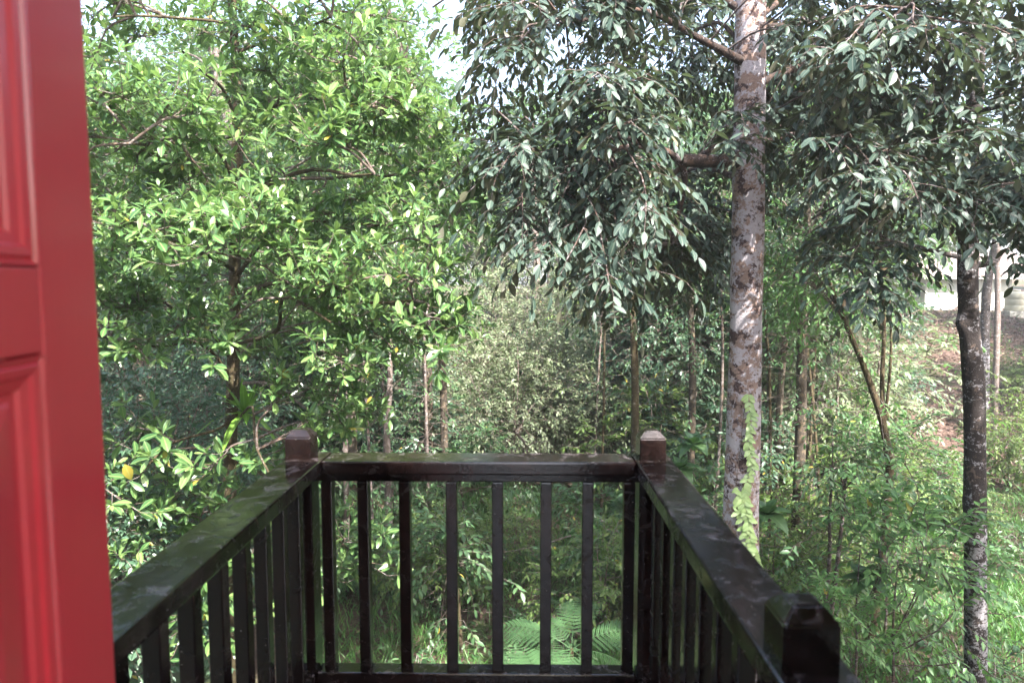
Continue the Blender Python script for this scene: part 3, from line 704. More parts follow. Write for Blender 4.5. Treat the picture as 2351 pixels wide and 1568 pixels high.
# thin trunks that can be told apart
SAP = [small_tree('sap', 5.5, (.95, .95, 1.5), 4.4, 260, 'droop', [M_LIGHT, B_TWIG], 1, .9, .045, trunk_mat=B_LEFT, L0=.10, ratio=.42, n=8, tw=.4, hang=.35),
       small_tree('sapb', 5.5, (.9, .9, 1.6), 4.6, 220, 'droop', [M_SHRUB, B_TWIG], 1, .9, .05, trunk_mat=B_LEFT, L0=.11, ratio=.42, n=8, tw=.4, hang=.35)]
kwD0 = dict(L0=.09, ratio=.42, n=8, tw=.38, hang=.35)
def thin_tree(ptsZ, radii, mat, label, crown=None, name='slender_tree', cs=1., extra=(), shoots=True):
    base = np.array(ptsZ[0]); o = tag(empty(name, base), label, 'tree')
    _, P, _ = trunk_part(o, ptsZ, radii, mat, origin=base, sides=12, n=40, rough=.03)
    for e in extra: trunk_part(o, e[0], e[1], mat, 'stem', 9, 26, origin=base, rough=.03)
    if crown is not None:
        k = int(crown[0] * .5); mb = MB(); ti = R.uniform(8, len(P) - 4, k).astype(int); D = unit(R.normal(0, 1, (k, 3)) * [1, 1, .35]); r_ = np.abs(R.normal(0, .45, k))[:, None] * (1 + .04 * P[0][1])
        Pq = P[ti] + D * r_; tubes(mb, np.stack([P[ti], (P[ti] + Pq) / 2 + UP * .05, Pq], 1), np.full((k, 3), .004), 3, 1)
        spray_droop(mb, Pq, D, cs * R.uniform(.8, 1.2, k), 1, **{**kwD0, 'L0': crown[4]['L0']})
        if not shoots: mb = MB()
        top = P[-1]; n_, rad, kind, mats, kw = crown
        Pp, D, lobes = crown_sprays(n_, rad, top)
        (spray_rosette if kind == 'rosette' else spray_droop)(mb, Pp, D, cs * R.uniform(.8, 1.2, n_), 1, **kw)
        for l in lobes: tubes(mb, smooth_line([P[-8], (P[-5] + l) / 2 + UP * .1, l], 6), np.linspace(radii[-1] * .6 + .004, .004, 6), 4, 1)
        mb.build('crown', mats, o, origin=base)
    return o
def gb(px, Z):
    p = at(px, 900, Z); p[2] = gz(p[0], Z) - .1; return p
kwD = dict(L0=.09, ratio=.42, n=8, tw=.38, hang=.35)
thin_tree([gb(2020, 8.5), at(2040, 1150, 8.5), at(2032, 1000, 8.5), at(1990, 860, 8.5), at(1940, 740, 8.4), at(1900, 640, 8.3)], [.06, .05, .045, .036, .03, .022], B_LEFT, 'crooked forked sapling with mossy trunk and light green leaves, left of the dark trunk', (170, (1.0, .9, .8), 'droop', [M_LIGHT, B_TWIG], kwD), extra=[([at(2036, 1050, 8.5), at(2025, 900, 8.5), at(2030, 740, 8.6), at(2020, 600, 8.6)], [.035, .028, .022, .015]), ([at(2030, 980, 8.5), at(2045, 820, 8.4), at(2042, 680, 8.4)], [.02, .016, .012])])
thin_tree([gb(1840, 10.5), at(1838, 1000, 10.5), at(1842, 800, 10.5), at(1850, 600, 10.5), at(1858, 430, 10.5)], [.10, .085, .075, .06, .03], B_FAR, 'straight grey-brown trunk in the shade right of the lichen-spotted tree', (200, (1.6, 1.4, 1.5), 'droop', [M_SHRUB, B_TWIG], kwD))
thin_tree([gb(1785, 13), at(1795, 850, 13), at(1822, 660, 13), at(1850, 480, 13)], [.07, .06, .045, .03], B_FAR, 'thin leaning trunk just right of the lichen-spotted tree', (160, (1.4, 1.2, 1.3), 'droop', [M_SHRUB, B_TWIG], kwD))
thin_tree([gb(1768, 14), at(1766, 880, 14), at(1755, 700, 14), at(1750, 500, 14)], [.05, .045, .035, .02], B_PALE, 'thin pale stem beside the lichen-spotted tree in sunlit scrub', (110, (1., 1., 1.2), 'droop', [M_LIGHT, B_TWIG], kwD))
thin_tree([gb(1462, 10.5), at(1458, 900, 10.5), at(1452, 720, 10.5), at(1445, 560, 10.6), at(1450, 400, 10.6)], [.07, .06, .05, .04, .02], B_LEFT, 'mossy slender trunk rising above the right corner post of the railing', (190, (1.2, 1.2, 1.7), 'droop', [M_SHRUB, B_TWIG], kwD))
thin_tree([gb(1588, 11.5), at(1590, 900, 11.5), at(1585, 700, 11.5), at(1575, 500, 11.5)], [.07, .06, .05, .03], B_FAR, 'dark thin trunk between the corner post and the lichen-spotted tree', (200, (1.3, 1.2, 1.6), 'droop', [M_SHRUB, B_DTWIG], kwD))
thin_tree([gb(790, 12), at(792, 950, 12), at(795, 840, 12), at(788, 600, 12)], [.05, .045, .04, .02], B_PALE, 'thin whitish trunk behind the left part of the front rail', (120, (1.2, 1.2, 1.6), 'droop', [M_SHRUB, B_TWIG], kwD))
thin_tree([gb(890, 11.5), at(888, 1000, 11.5), at(895, 860, 11.5), at(880, 600, 11.5)], [.07, .06, .05, .03], B_PALE, 'pinkish vine-hung trunk seen above and below the front rail', (120, (1.2, 1.2, 1.6), 'droop', [M_SHRUB, B_TWIG], kwD))
thin_tree([gb(983, 12), at(980, 1000, 12), at(976, 860, 12), at(972, 640, 12)], [.032, .028, .024, .014], B_PALE, 'very thin white-spotted stem behind the middle of the front rail', (90, (.9, .9, 1.3), 'droop', [M_SHRUB, B_TWIG], kwD))
thin_tree([gb(1020, 13), at(1018, 900, 13), at(1010, 700, 13), at(1000, 400, 13)], [.075, .07, .06, .04], B_FAR, 'dark brown trunk behind the middle of the left tree foliage', (160, (1.4, 1.3, 1.6), 'droop', [M_SHRUB, B_TWIG], kwD))
thin_tree([gb(985, 14), at(975, 600, 14), at(965, 350, 14), at(945, 200, 14), at(890, 20, 14)], [.11, .10, .09, .08, .04], B_FAR, 'tall brown trunk left of the bright sky gap', (220, (1.4, 1.4, 1.4), 'rosette', [M_GLOSSY, B_TWIG], dict(L0=.13, ratio=.38, n=8, tw=.32)))
thin_tree([gb(520, 15), at(530, 500, 15), at(528, 300, 15), at(505, 200, 15), at(495, 110, 15)], [.16, .13, .12, .11, .06], B_PALE, 'pale thick trunk seen through the left tree against the white sky', (200, (2.0, 1.8, 1.2), 'rosette', [M_GLOSSY, B_TWIG], dict(L0=.13, ratio=.38, n=8, tw=.32)))
thin_tree([gb(1232, 30), at(1232, 620, 30), at(1228, 520, 30), at(1225, 380, 30)], [.18, .16, .14, .1], B_PALE, 'distant whitish trunk above the sunlit scrub, leftmost of the pair', (150, (2.6, 2.4, 2.2), 'droop', [M_FAR, B_FAR], dict(L0=.22, ratio=.5, n=8, tw=.7, hang=.3)))
thin_tree([gb(1262, 31), at(1262, 620, 31), at(1264, 520, 31), at(1262, 380, 31)], [.13, .12, .11, .08], B_PALE, 'distant whitish trunk above the sunlit scrub, rightmost of the pair', (150, (2.4, 2.4, 2.2), 'droop', [M_FAR, B_FAR], dict(L0=.22, ratio=.5, n=8, tw=.7, hang=.3)))
thin_tree([gb(2262, 22), at(2262, 720, 22), at(2272, 620, 22), at(2285, 560, 22), at(2300, 430, 22)], [.15, .13, .12, .11, .06], B_RIGHT, 'grey leaning trunk in front of the white house, left of its window corner', (150, (2.2, 2., 1.1), 'droop', [M_FAR, B_FAR], dict(L0=.16, ratio=.45, n=8, tw=.5, hang=.3)), shoots=False)
thin_tree([gb(2288, 20), at(2290, 720, 20), at(2290, 600, 20), at(2296, 430, 20)], [.085, .08, .075, .05], B_PALE, 'slim speckled grey trunk standing just right of the leaning trunk by the house', (120, (2., 1.8, 1.), 'droop', [M_FAR, B_FAR], dict(L0=.16, ratio=.45, n=8, tw=.5, hang=.3)), shoots=False)
thin_tree([gb(1915, 8.0), at(1918, 1330, 8.0), at(1935, 1180, 8), at(1940, 1080, 8)], [.03, .026, .02, .012], B_DTWIG, 'thin black stem in the undergrowth above the near right post', (60, (.5, .5, .5), 'droop', [M_SHRUB, B_DTWIG], kwD))
thin_tree([gb(1905, 8.2), at(1903, 1300, 8.2), at(1905, 1180, 8.2), at(1912, 1060, 8.2)], [.026, .022, .018, .012], B_DTWIG, 'second thin black stem in the undergrowth, the straighter one above the near right post', (60, (.5, .5, .5), 'droop', [M_SHRUB, B_DTWIG], kwD))
thin_tree([gb(1050, 8.5), at(1055, 1480, 8.5), at(1048, 1350, 8.5), at(1030, 1250, 8.6)], [.05, .045, .03, .015], B_LEFT, 'short mossy stem seen between the balusters left of the fern', (70, (.7, .6, .5), 'droop', [M_SHRUB, B_TWIG], dict(L0=.11, ratio=.42, n=8, tw=.38, hang=.35)))

for i in range(12):
    px = R.uniform(1290, 2080) if i % 3 else R.uniform(640, 1100); Z = R.uniform(10.5, 15.5); l = R.normal(0, 35)
    o = thin_tree([gb(px, Z), at(px + l * .4 + R.normal(0, 8), 900, Z), at(px + l, 620, Z), at(px + l * 1.4 + R.normal(0, 15), 420, Z)], [.028, .024, .018, .008], (B_DTWIG, B_LEFT, B_TWIG)[i % 3], 'very thin sapling stem among many in the shaded understorey', (34, (.7, .7, 1.2), 'droop', [(M_SHRUB, M_SHRUB2, M_SHRUB3)[i % 3], B_TWIG], dict(L0=.10, ratio=.42, n=8, tw=.38, hang=.35)), name='thin_sapling')
    o['group'] = 'thin saplings in the shade'

# shrubs
SHRUB = [small_tree('shrub', 1.6, (1.05, 1.05, .8), .95, c_, 'droop', [m_, B_TWIG], 1, 1., .018, L0=l_, ratio=r_, n=9, tw=.26, hang=.3) for c_, m_, l_, r_ in ((420, M_SHRUB2, .085, .5), (360, M_SHRUB, .10, .38), (460, M_SHRUB3, .075, .48))]
SHRUBP = [small_tree('shrubp', 2.4, (1.5, 1.4, 1.3), 1.5, 900, 'droop', [M_PALE, B_TWIG], 2, 1., .02, L0=.075, ratio=.45, n=9, tw=.28, hang=.3) for _ in range(2)]
FINE = [small_tree('fine', 3., (1.0, 1.0, 1.7), 2.0, 1150, 'droop', [M_SHRUB2, B_TWIG], 2, 1., .02, L0=.062, ratio=.5, n=9, tw=.2, hang=.35)]
SAPC = [small_tree('sapc', 2.2, (.75, .75, .9), 1.4, 70, 'droop', [M_LIGHT, B_DTWIG], 1, 1., .014, trunk_mat=B_DTWIG, L0=.092, ratio=.42, n=13, tw=.5, hang=.32, shape='ovate', flat=.8) for _ in range(2)]
NOTRUNK = ('foliage', 'stem')
def sh(px, Z, s, m, lab, group=None, dz=0.):
    p = at(px, 900, Z); return place('shrub', m, p[0], Z, s, R.rand() * 6.28, lab, 'shrub', group, gz(p[0], Z) + dz, NOTRUNK)
sh(250, 6.3, (1.1, 1.1, 1.15), FINE[0], 'dense small-leaved bush filling the gap between red door and left rail')
sh(60, 5.6, (1.1, 1.1, 1.2), FINE[0], 'small-leaved bush mostly behind the red door')
sh(430, 8.2, (1.2, 1.2, 1.2), FINE[0], 'small-leaved bush behind the bromeliad trunk, left of the corner post')
sh(330, 9.5, (1.3, 1.2, 1.6), FINE[0], 'tall shaded small-leaved bush further back beside the red door')
for px, Z, s, l in [(1180, 15, 1.35, 'pale greyish bush in the sunlit middle of the clearing, lower left'), (1290, 17.5, 1.5, 'pale greyish bush at the centre of the clearing'), (1390, 15.5, 1.25, 'pale sunlit bush left of the mossy slender trunk'), (1220, 21, 1.7, 'pale bush at the back of the clearing under the white trunks'), (1110, 18.5, 1.4, 'pale bush at the left side of the clearing'), (1360, 22, 1.8, 'pale bush at the back of the clearing, right of the white trunks'), (1780, 19, 1.5, 'pale sunlit scrub seen right beside the lichen-spotted trunk')]:
    sh(px, Z, s, SHRUBP[int(px) % 2], l)
for px, Z, s, l in [(700, 9.5, 1.0, 'green bush behind the left post below the rail'), (880, 10.5, .8, 'green bush seen between the first balusters of the front rail'), (1010, 9.6, .95, 'green bush behind the middle balusters'), (1130, 10.2, .85, 'dense green bush behind the centre of the balusters'), (1400, 8.6, 1.0, 'dark green bush beside the fern, against the right corner of the railing'),
                    (1480, 10.2, 1.25, 'dark green bush behind the right corner post'), (1600, 9.6, 1.2, 'shaded bush left of the foot of the lichen-spotted tree'), (1790, 8.8, 1.1, 'dark vine-covered bush right of the lichen-spotted trunk'), (1880, 10.5, 1.1, 'bushy shrub in the shade behind the two black stems'),
                    (2000, 12.5, 1.3, 'spreading bush at the foot of the bank, left of the dark trunk'), (2050, 14.5, 1.2, 'spreading bush on the bank left of the dark trunk'), (2180, 13, .9, 'low bush just behind the dark trunk'), (2330, 16, 1.2, 'bush on the bank right of the dark trunk'), (2420, 19, 1.3, 'bush higher on the bank at the right edge'), (2300, 24, 1.0, 'low bush at the top of the bank near the house'),
                    (2040, 21, 1.3, 'leafy bush hiding the left end of the white house'), (2010, 27, 1.7, 'tall bush left of the white house wall'), (560, 9.4, 1.2, 'green bush under the bromeliad, behind the left rail'), (640, 12, 1.4, 'bush deep behind the left corner post'), (460, 12, 1.5, 'dark bush deep in the shade left of the brown trunk'),
                    (760, 14, 1.6, 'bush in deep shade behind the whitish thin trunk'), (930, 14.5, 1.5, 'bush in the shade behind the pinkish trunk'), (1060, 12.5, 1.2, 'bush left of the sunlit clearing'), (1520, 13.5, 1.6, 'dark bush right of the sunlit clearing'), (1650, 13, 1.5, 'dark bush directly behind the lichen-spotted trunk'),
                    (1940, 15.5, 1.6, 'bush behind the forked sapling')]:
    sh(px, Z, s, SHRUB[int(px) % 3], l)
und = [(R.uniform(-.8, .44), R.uniform(15, 27)) for _ in range(46)]
for i in range(44):
    a, Z = R.uniform(-.72, .43), R.uniform(12.5, 26)
    if (-.10 < a < .17 and Z < 22) : continue
    place('shrub', FINE[0] if i % 3 else MIDT[i % 2], a * Z, Z, (R.uniform(1.3, 2.1) if i % 3 else R.uniform(.45, .7)) * (1, 1, 1.0)[0], R.rand() * 6.28, 'tall dense small-leaved bush filling the shaded middle of the forest', 'shrub', 'tall bushes in the forest', None, NOTRUNK)
for a, Z in und:
    if -.10 < a < .16 and Z < 21: continue
    place('shrub', SHRUB[R.randint(3)] if R.rand() < .75 else SHRUBP[0], a * Z, Z, R.uniform(1.3, 2.2), R.rand() * 6.28, 'leafy bush in the dense understorey behind the clearing', 'shrub', 'understorey bushes in the forest', None, NOTRUNK)
for px, Z, s, l in [(2080, 6.7, 1.15, 'light green sapling with arching leafy twigs, just left of the dark trunk'), (1990, 7.2, 1.1, 'light green sapling around the foot of the forked sapling'), (2060, 8.8, 1.3, 'light green sapling further back on the grass'), (1900, 6.6, .8, 'small light sapling above the near right post')]:
    sh(px, Z, s, SAPC[int(px) % 2], l).name = 'sapling'
# seedlings on the ground
SEED = [small_tree('seed', .5, (.32, .32, .2), .3, 16, 'droop', [M_SHRUB, B_TWIG], 1, 1., .006, L0=.09, ratio=.42, n=7, tw=.22, hang=.3)]
for i in range(70):
    Z = R.uniform(6.3, 12); a = R.uniform(-.42, .8)
    place('seedling', SEED[0], a * Z, Z, R.uniform(.7, 1.5), R.rand() * 6.28, 'small leafy seedling growing on the shaded ground below the balcony', 'plant', 'seedlings on the ground below the balcony', None, NOTRUNK)

# ------------------------------------------------------------------ grass, litter, ground cover
def scatter(n, fn):
    out = []
    while sum(len(o) for o in out) < n:
        a = R.uniform(-.75, .95, 4000); Z = np.sqrt(R.uniform(5.5 ** 2, 44 ** 2, 4000)); x = a * Z
        k = R.rand(4000) < fn(x, Z); out.append(np.stack([x[k], Z[k], gz(x[k], Z[k])], 1))
    return np.concatenate(out)[:n]
def patch(x, y): return .5 + .5 * np.sin(x * 1.3 + 2 * np.sin(y * .8)) * np.cos(y * 1.1 + 1.5 * np.sin(x * .7))
def f_grass(x, y):
    a = x / y; d = np.exp(-np.maximum(0, y - 10) * .10)
    right = (x > 1.9 + .3 * np.sin(y)) & (y > 6.6) & (y < 15.3 + .7 * np.sin(x * 2)); cen = (a > -.36) & (a < .16) & (y > 7.2) & (y < 16)
    return (right * (.45 + .55 * patch(x, y)) + cen * (.25 + .6 * (patch(x + 5, y) > .45))) * d
P = scatter(52000, f_grass)
nb = len(P); mb = MB()
clump = .6 + .8 * patch(P[:, 0] * 2.1, P[:, 1] * 2.3)
H = R.uniform(.10, .30, nb) * clump; az = R.rand(nb) * 6.28; dirh = np.stack([np.cos(az), np.sin(az), np.zeros(nb)], 1)
D = unit(dirh * R.uniform(.15, .9, nb)[:, None] + UP)
leaves(mb, P - UP * .01, D, np.cross(np.cross(D, UP), D) + R.normal(0, .3, (nb, 3)), H * 1.2, R.uniform(.008, .017, nb), 2, .2, R.uniform(.1, .7, nb), np.clip(R.beta(2, 2, nb), 0, .95), 'lance')
tag(mb.build('grass', M_GRASS), 'tall green grass covering the ground below the balcony and at the right', 'grass', kind='stuff')
def f_lit(x, y):
    a = x / y; return ((a > .40) * (y > 14) * 1.0 + (y < 15) * (.35 + .3 * (patch(x + 9, y + 3) > .6))) * np.exp(-np.maximum(0, y - 16) * .05)
P = scatter(26000, f_lit); nb = len(P); mb = MB(); D = unit(R.normal(0, 1, (nb, 3)) * [1, 1, .25])
far_ = 1 + .05 * np.maximum(0, P[:, 1] - 10)
leaves(mb, P + UP * .02, D, UP + R.normal(0, .45, (nb, 3)), R.uniform(.07, .14, nb) * far_, R.uniform(.035, .06, nb) * far_, 2, .4, R.uniform(-.2, .4, nb), None, 'ell')
tag(mb.build('leaf_litter', M_DRY), 'brown fallen leaves lying on the bank and under the trees', 'leaf litter', kind='stuff')
def f_cov(x, y):
    a = x / y; return (.35 + .5 * patch(x * .8 + 2, y)) * (1 - .8 * ((a > .52) & (a < .66) & (y > 14))) * np.exp(-np.maximum(0, y - 22) * .05) * (1 - .75 * ((a > .3) & (y < 13)))
P = scatter(5200, f_cov); nb = len(P); mb = MB()
spray_droop(mb, P + UP * .02, unit(R.normal(0, .5, (nb, 3)) + UP), R.uniform(.8, 1.5, nb), 3, L0=.08, ratio=.48, n=6, tw=.3, hang=.3)
tag(mb.build('ground_cover', [M_SHRUB, B_TWIG]), 'low leafy weeds covering the forest floor', 'undergrowth', kind='stuff')

# ------------------------------------------------------------------ vine, bromeliad, ferns and other plants
vm = []
for v in range(3):
    mb = MB(); leaves(mb, np.zeros((1, 3)), np.array([[1., 0, 0]]), np.array([[0, 0, 1.]]), .066, .034, 0, .15, .12 + .08 * v, np.array([.25 + .3 * v]), 'ovate'); vm.append(mb.mesh('vine_leaf', M_VINE))
vx = [(1716, 905), (1722, 960), (1716, 1010), (1724, 1060), (1712, 1110), (1706, 1150), (1716, 1190), (1722, 1240), (1738, 1290)]
VP = smooth_line([at(x, y, 6.02) for x, y in vx], 44)
vine = tag(empty('climbing_vine', VP[-1]), 'light green vine with two rows of leaves climbing the lichen-spotted trunk', 'vine')
mb = MB(); tubes(mb, VP, np.full(44, .0035), 5, 0); mb.build('stem', B_TWIG, vine, origin=VP[-1])
mb = MB(); VP2 = smooth_line([at(1716, 905, 6.03), at(1706, 960, 6.04), at(1700, 1030, 6.05), at(1690, 1110, 6.05), at(1694, 1210, 6.05)], 24); tubes(mb, VP2, np.full(24, .0028), 4, 0); mb.build('stem', B_TWIG, vine, origin=VP[-1])
def vleaf(p, s, k):
    d = Vector((s * R.uniform(.45, .95), -.30 + R.normal(0, .12), -R.uniform(.3, .9) if k else -.6)).normalized()
    z = Vector((R.normal(0, .25), -1, .35)).normalized(); yv = z.cross(d).normalized(); z2 = d.cross(yv)
    from mathutils import Matrix
    e = Matrix((d, yv, z2)).transposed().to_euler()
    link('leaf', vm[R.randint(3)], vine, p - VP[-1] + np.array([0, -.012 - .02 * R.rand(), 0]), e, R.uniform(.95, 1.4))
for i in range(44):
    for s in (-1, 1): vleaf(VP[i] + np.array([R.normal(0, .006), 0, 0]), s, 1)
    if i > 22:
        for s in (-1, 1): vleaf(VP[i] + np.array([-.04 + R.normal(0, .03), 0, R.normal(0, .02)]), s, 1)

def rosette_plant(name, label, cat, loc, n, L, Wd, mat, spread=(15, 75), droop=(.1, .6), variants=3, shape='lance', az0=0, azr=2 * PI, tilt=(0, 0)):
    ms = []
    for v in range(variants):
        mb = MB(); leaves(mb, np.zeros((1, 3)), np.array([[0., 0, 1.]]), np.array([[-1., 0, 0]]), L * (.8 + .2 * v), Wd, 0, .3, droop[0] + (droop[1] - droop[0]) * v / max(1, variants - 1), np.array([.15 + .3 * v]), shape); ms.append(mb.mesh('leaf', mat))
    o = tag(empty(name, loc), label, cat); o.rotation_euler = (tilt[0], tilt[1], 0)
    for k in range(n):
        sp = math.radians(spread[0] + (spread[1] - spread[0]) * (k + .5) / n + R.normal(0, 5)); az = az0 + (k * 2.4) % azr
        link('leaf', ms[min(variants - 1, int(variants * k / n))], o, (0, 0, 0), (0, sp, az), R.uniform(.85, 1.12))
    return o
rosette_plant('bromeliad', 'green bromeliad growing on the right side of the brown mossy trunk', 'bromeliad', at(562, 950, 6.85), 17, .44, .085, M_BROM, (8, 100), (.0, .7), tilt=(0, .12))
rosette_plant('bromeliad', 'spiky grey-green rosette plant on the leaf-littered bank beside the dark trunk', 'bromeliad', (lambda p: (p[0], 21, gz(p[0], 21)))(at(2195, 870, 21)), 16, .75, .06, M_PALE, (10, 80), (.1, .5))
for px, Z, L, lab in [(2125, 13.8, .55, 'clump of broad upright bright green leaves left of the dark trunk, on the grass'), (2165, 13.2, .5, 'clump of broad upright green leaves right beside the dark trunk, on the grass'), (2262, 12.8, .5, 'clump of upright green leaves just right of the dark trunk')]:
    p = at(px, 1150, Z); rosette_plant('broad_leaved_plant', lab, 'plant', (p[0], Z, gz(p[0], Z)), 16, L, .13, M_GRASS, (5, 60), (.05, .5), shape='ell')
for px, py, Z, lab in [(1590, 1020, 9.2, 'dark heart-leaved climber beside the right corner post, topmost'), (1760, 1180, 7.6, 'dark heart-leaved plant right of the vine'), (1990, 1330, 7.3, 'large-leaved plant around the forked sapling stem'), (1560, 1075, 9, 'dark heart-leaved plant lower beside the corner post')]:
    rosette_plant('heart_leaved_plant', lab, 'plant', at(px, py, Z), 15, .26, .19, M_SHRUB, (25, 110), (.1, .5), shape='ovate')
# cordyline
cp = at(1292, 1440, 7.9); cor = rosette_plant('red_strap_leaved_plant', 'reddish strap-leaved plant standing behind the fern', 'plant', cp, 20, .34, .035, M_CORD, (6, 75), (.0, .35))
mb = MB(); tubes(mb, [[(0, 0, 0), (.01, 0, -.3), (0, 0, gz(cp[0], cp[1]) - cp[2])]], [[.01, .011, .014]], 6, 0); mb.build('stem', B_TWIG, cor)

def frond_mesh(L, seedv):
    rs = np.random.RandomState(seedv); mb = MB(); n = 14
    ts = np.linspace(0, 1, 16); ax = np.stack([L * (ts - .12 * ts ** 2), 0 * ts, L * (.18 * ts - .42 * ts ** 2.2)], 1)
    tubes(mb, ax, np.linspace(.006, .0015, 16), 4, 1)
    B_, D_, U_, Ls, Ws, Ti = [], [], [], [], [], []
    for k in range(n):
        t = .22 + .76 * k / (n - 1); p = np.array([np.interp(t, ts, ax[:, i]) for i in range(3)]); p2 = np.array([np.interp(min(1, t + .03), ts, ax[:, i]) for i in range(3)]); T = unit(p2 - p + 1e-9)
        pl = L * .34 * math.sin(PI * min(1, .22 + .78 * (1 - (t - .22) / .78) ** .85 * .75)) * (1 - .75 * max(0, t - .6) / .4) + .015
        nrm = unit(np.cross(T, [0, 1., 0]))
        for s in (-1, 1):
            d = unit(T * .42 + np.array([0, s, 0]) * 1.0 - UP * .12); m = 15
            us = np.linspace(.05, .97, m)
            q = p + d * (us * pl)[:, None] - UP * (.16 * pl * us ** 2)[:, None]
            mb_l = pl * .072 * np.sin(PI * (.25 + .72 * us)) ** .8 + .004
            for s2 in (-1, 1):
                w = unit(np.cross(nrm, d)) * s2
                B_.append(q); D_.append(np.tile(unit(w + d * .38 - UP * .05), (m, 1))); U_.append(np.tile(nrm if nrm[2] > 0 else -nrm, (m, 1))); Ls.append(mb_l); Ws.append(np.full(m, pl / m * .92)); Ti.append(np.full(m, .35 + .3 * rs.rand()) + rs.uniform(-.1, .1, m))
            tubes(mb, np.stack([p, p + d * pl * .97 - UP * .15 * pl]), np.array([.002, .0008]), 3, 1)
    leaves(mb, np.concatenate(B_), np.concatenate(D_), np.concatenate(U_), np.concatenate(Ls), np.concatenate(Ws), 3, .1, .05, np.concatenate(Ti), 'ell')
    return mb.mesh('frond', [M_FERN, M_FERN])
FR = [frond_mesh(1.0, i) for i in range(2)]
def fern(px, py, Z, label, fr, stem=True):
    p = at(px, py, Z); o = tag(empty('fern', p), label, 'fern')
    for k, (az, el, s) in enumerate(fr):
        link('frond', FR[k % 2], o, (0, 0, 0), (R.normal(0, .12), -math.radians(el), math.radians(az)), s)
    g = gz(p[0], p[1]) - p[2]
    mb = MB(); tubes(mb, [[(0, 0, .02), (.02, 0, g * .5), (0, 0, g - .1)]], [[.02, .025, .03]], 7, 0); mb.build('stem', B_LEFT, o)
fern(1312, 1490, 7.0, 'large light green fern with wide spreading fronds behind the right balusters', [(80, 34, .85), (168, 24, .95), (215, 2, .95), (255, -8, .85), (300, -6, .9), (338, 2, .85), (12, 20, .95), (130, 34, .55)])
fern(1255, 1620, 6.3, 'lower fern whose fronds reach the bottom rail, left of centre', [(160, 40, .75), (115, 40, .8), (80, 38, .8), (45, 35, .75), (200, 20, .7)])

# dead twigs in the scrub
for i, (a, b, r, lab) in enumerate([((1180, 990, 9), (1235, 1060, 9.2), .02, 'bare dark broken branch leaning above the front rail'), ((1310, 1230, 9.5), (1230, 1260, 9), .014, 'bare fallen branch in the grass behind the right balusters'), ((560, 880, 6.6), (720, 950, 6.0), .018, 'dead pale branch reaching right from the brown trunk')]):
    p0 = at(*a); o = tag(empty('dead_branch', p0), lab, 'branch'); limb(o, p0, at(*b), r, r * .5, B_TWIG, .05, origin=p0, name='stick'); limb(o, (p0 + at(*b)) / 2, at(b[0] + 30, b[1] - 50, b[2]), r * .5, r * .2, B_TWIG, .1, origin=p0, name='side_twig')

# ------------------------------------------------------------------ the white house on the bank
HY = 40.0
hx0, hx1 = at(2128, 660, HY)[0], at(2316, 660, HY)[0]
hz0, hz1 = at(2200, 713, HY)[2], at(2200, 637, HY)[2]
hs_ = tag(empty('white_house', ((hx0 + hx1) / 2, HY, hz0)), 'white clapboard house with a corrugated roof at the top of the bank', 'house')
hw = (hx1 - hx0) / 2
def hb_(name, x0, x1, y0, y1, za, zb, mat, par=hs_, bev=.004): return bbox(name, x0, x1, y0, y1, za, zb, mat, par, bev)
hb_('wall', -hw, hw, .06, 6, -.4, hz1 - hz0, M_SIDING)
wx0 = at(2256, 660, HY)[0] - (hx0 + hx1) / 2; wx1 = at(2268, 660, HY)[0] - (hx0 + hx1) / 2
wz0 = at(2200, 684, HY)[2] - hz0; wz1 = at(2200, 664, HY)[2] - hz0
nb = 14; bh = (hz1 - hz0) / nb
for i in range(nb):
    zc_ = i * bh; 
    segs = [(-hw, hw)] if (zc_ + bh < wz0 or zc_ > wz1) else [(-hw, wx0 - .05), (wx1 + .05, hw)]
    for a, b in segs:
        mb = MB(); V = [(x, y_, z_) for x in (a, b) for (y_, z_) in ((.058, zc_), (.0, zc_ + .003), (.035, zc_ + bh), (.058, zc_ + bh))]
        mb.add(V, Q=[(0, 4, 5, 1), (1, 5, 6, 2), (2, 6, 7, 3), (0, 1, 2, 3), (7, 6, 5, 4)]); mb.build('siding_board', M_SIDING, hs_, smooth=False)
hb_('corner_board', -hw - .1, -hw - .002, -.03, .2, -.1, hz1 - hz0, M_TRIM); hb_('corner_board', hw + .002, hw + .12, -.03, .2, -.1, hz1 - hz0, M_TRIM)
hb_('base_board', -hw, hw, -.02, .055, -.12, -.005, M_CONC)
hb_('eave_board', -hw - .5, hw + 2.2, -.55, -.50, hz1 - hz0 - .10, hz1 - hz0 + .08, M_TRIM)
wf = empty('window'); wf.parent = hs_
for nm, b in (('frame', (wx0 - .05, wx0, -.02, .05, wz0 - .05, wz1 + .05)), ('frame', (wx1, wx1 + .05, -.02, .05, wz0 - .05, wz1 + .05)), ('frame', (wx0 + .002, wx1 - .002, -.02, .05, wz1, wz1 + .05)), ('frame', (wx0 + .002, wx1 - .002, -.02, .05, wz0 - .05, wz0))): hb_(nm, *b, M_FRAME, wf)
for i in (1, 2): x = wx0 + (wx1 - wx0) * i / 3; hb_('window_bar', x - .012, x + .012, -.015, .02, wz0, wz1, M_FRAME, wf, .002)
for i in (1, 2, 3): z = wz0 + (wz1 - wz0) * i / 4; hb_('window_bar', wx0, wx1, -.012, .018, z - .012, z + .012, M_FRAME, wf, .002)
hb_('pane', wx0, wx1, .03, .045, wz0, wz1, M_GLASS, wf, .001)
mb = MB(); H0 = hz1 - hz0 + .06
V, Q = grid_sheet(np.linspace(-hw - .6, hw + 2.3, 260), np.array([-.6, .4, 3.0]), lambda X, Y: H0 + (Y + .6) * .42 + .035 * np.sin(X * 2 * PI / .18))
mb.add(V, Q=Q); mb.build('roof', M_ROOF, hs_)
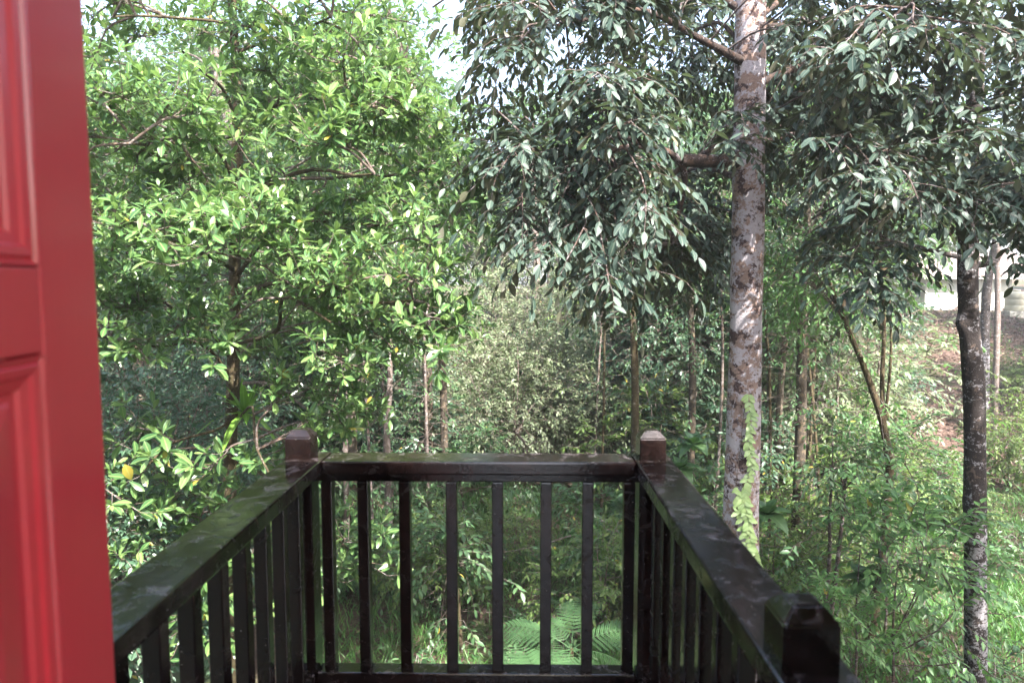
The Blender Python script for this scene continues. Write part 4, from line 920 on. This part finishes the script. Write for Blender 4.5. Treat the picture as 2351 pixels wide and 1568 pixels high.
mb = MB(); V, Q = grid_sheet(np.linspace(-hw - .6, hw + 2.3, 60), np.array([3.0, 6.6]), lambda X, Y: H0 + 3.6 * .42 - (Y - 3.0) * .42); mb.add(V, Q=Q); mb.build('roof', M_ROOF, hs_)
hb_('side_wall', hw + .125, hw + 1.0, 1.2, 5, -.4, hz1 - hz0, M_TRIM); hb_('porch_post', hw + 1.9, hw + 2.02, -.45, -.3, -.8, hz1 - hz0 - .1, M_TRIM)
tk = at(2330, 714, 37.5); tank = tag(empty('water_tank', (tk[0], 37.5, tk[2])), 'cream cylindrical water tank beside the white house', 'water tank')
def lathe(mb, prof, n=28):
    V = [(r * math.cos(2 * PI * k / n), r * math.sin(2 * PI * k / n), z) for r, z in prof for k in range(n)]; Q = []
    for i in range(len(prof) - 1):
        for k in range(n): Q.append((i * n + k, i * n + (k + 1) % n, (i + 1) * n + (k + 1) % n, (i + 1) * n + k))
    mb.add(V, Q=Q)
mb = MB(); lathe(mb, [(0, 0), (.48, 0), (.5, .03), (.5, .3), (.485, .32), (.5, .34), (.5, .62), (.485, .64), (.5, .66), (.5, .9), (.44, 1.0), (.2, 1.06), (0, 1.06)]); mb.build('tank_body', M_TANK, tank)
mb = MB(); lathe(mb, [(0, 1.061), (.2, 1.061), (.2, 1.14), (.16, 1.16), (0, 1.16)]); mb.build('lid', M_TANK, tank)
hbp = bbox('stand', -.7, .7, -.6, .6, -.5, -.002, M_CONC, tank, .01)
# little white shed seen beside the spotted trunk
sp_ = at(1776, 672, 34); shd = tag(empty('white_shed', (sp_[0], 34, sp_[2])), 'small white shed with a pinkish roof edge, just right of the lichen-spotted trunk', 'shed')
bbox('wall', -.55, .75, 0, 2.4, -1.2, .45, M_SIDING, shd); bbox('roof', -.8, 1.0, -.4, 2.8, .452, .56, M_ROOF, shd, .01); bbox('eave_board', -.8, 1.0, -.42, -.402, .36, .455, M_TRIM, shd)
bbox('window', .05, .5, -.01, .02, -.25, .2, M_GLASS, shd, .003)


m, t, out = nodes('humid_air'); pv_ = t.nodes.new('ShaderNodeVolumePrincipled')
pv_.inputs['Color'].default_value = (.93, .96, 1, 1); pv_.inputs['Density'].default_value = .0016; pv_.inputs['Anisotropy'].default_value = .2
t.links.new(pv_.outputs[0], out.inputs['Volume'])
hzb = MB(); box(hzb, -262, 262, -62, 402, G0 - 1.5, 24); tag(hzb.build('haze', m, smooth=False), 'thin humid haze in the forest air', 'haze', kind='stuff')
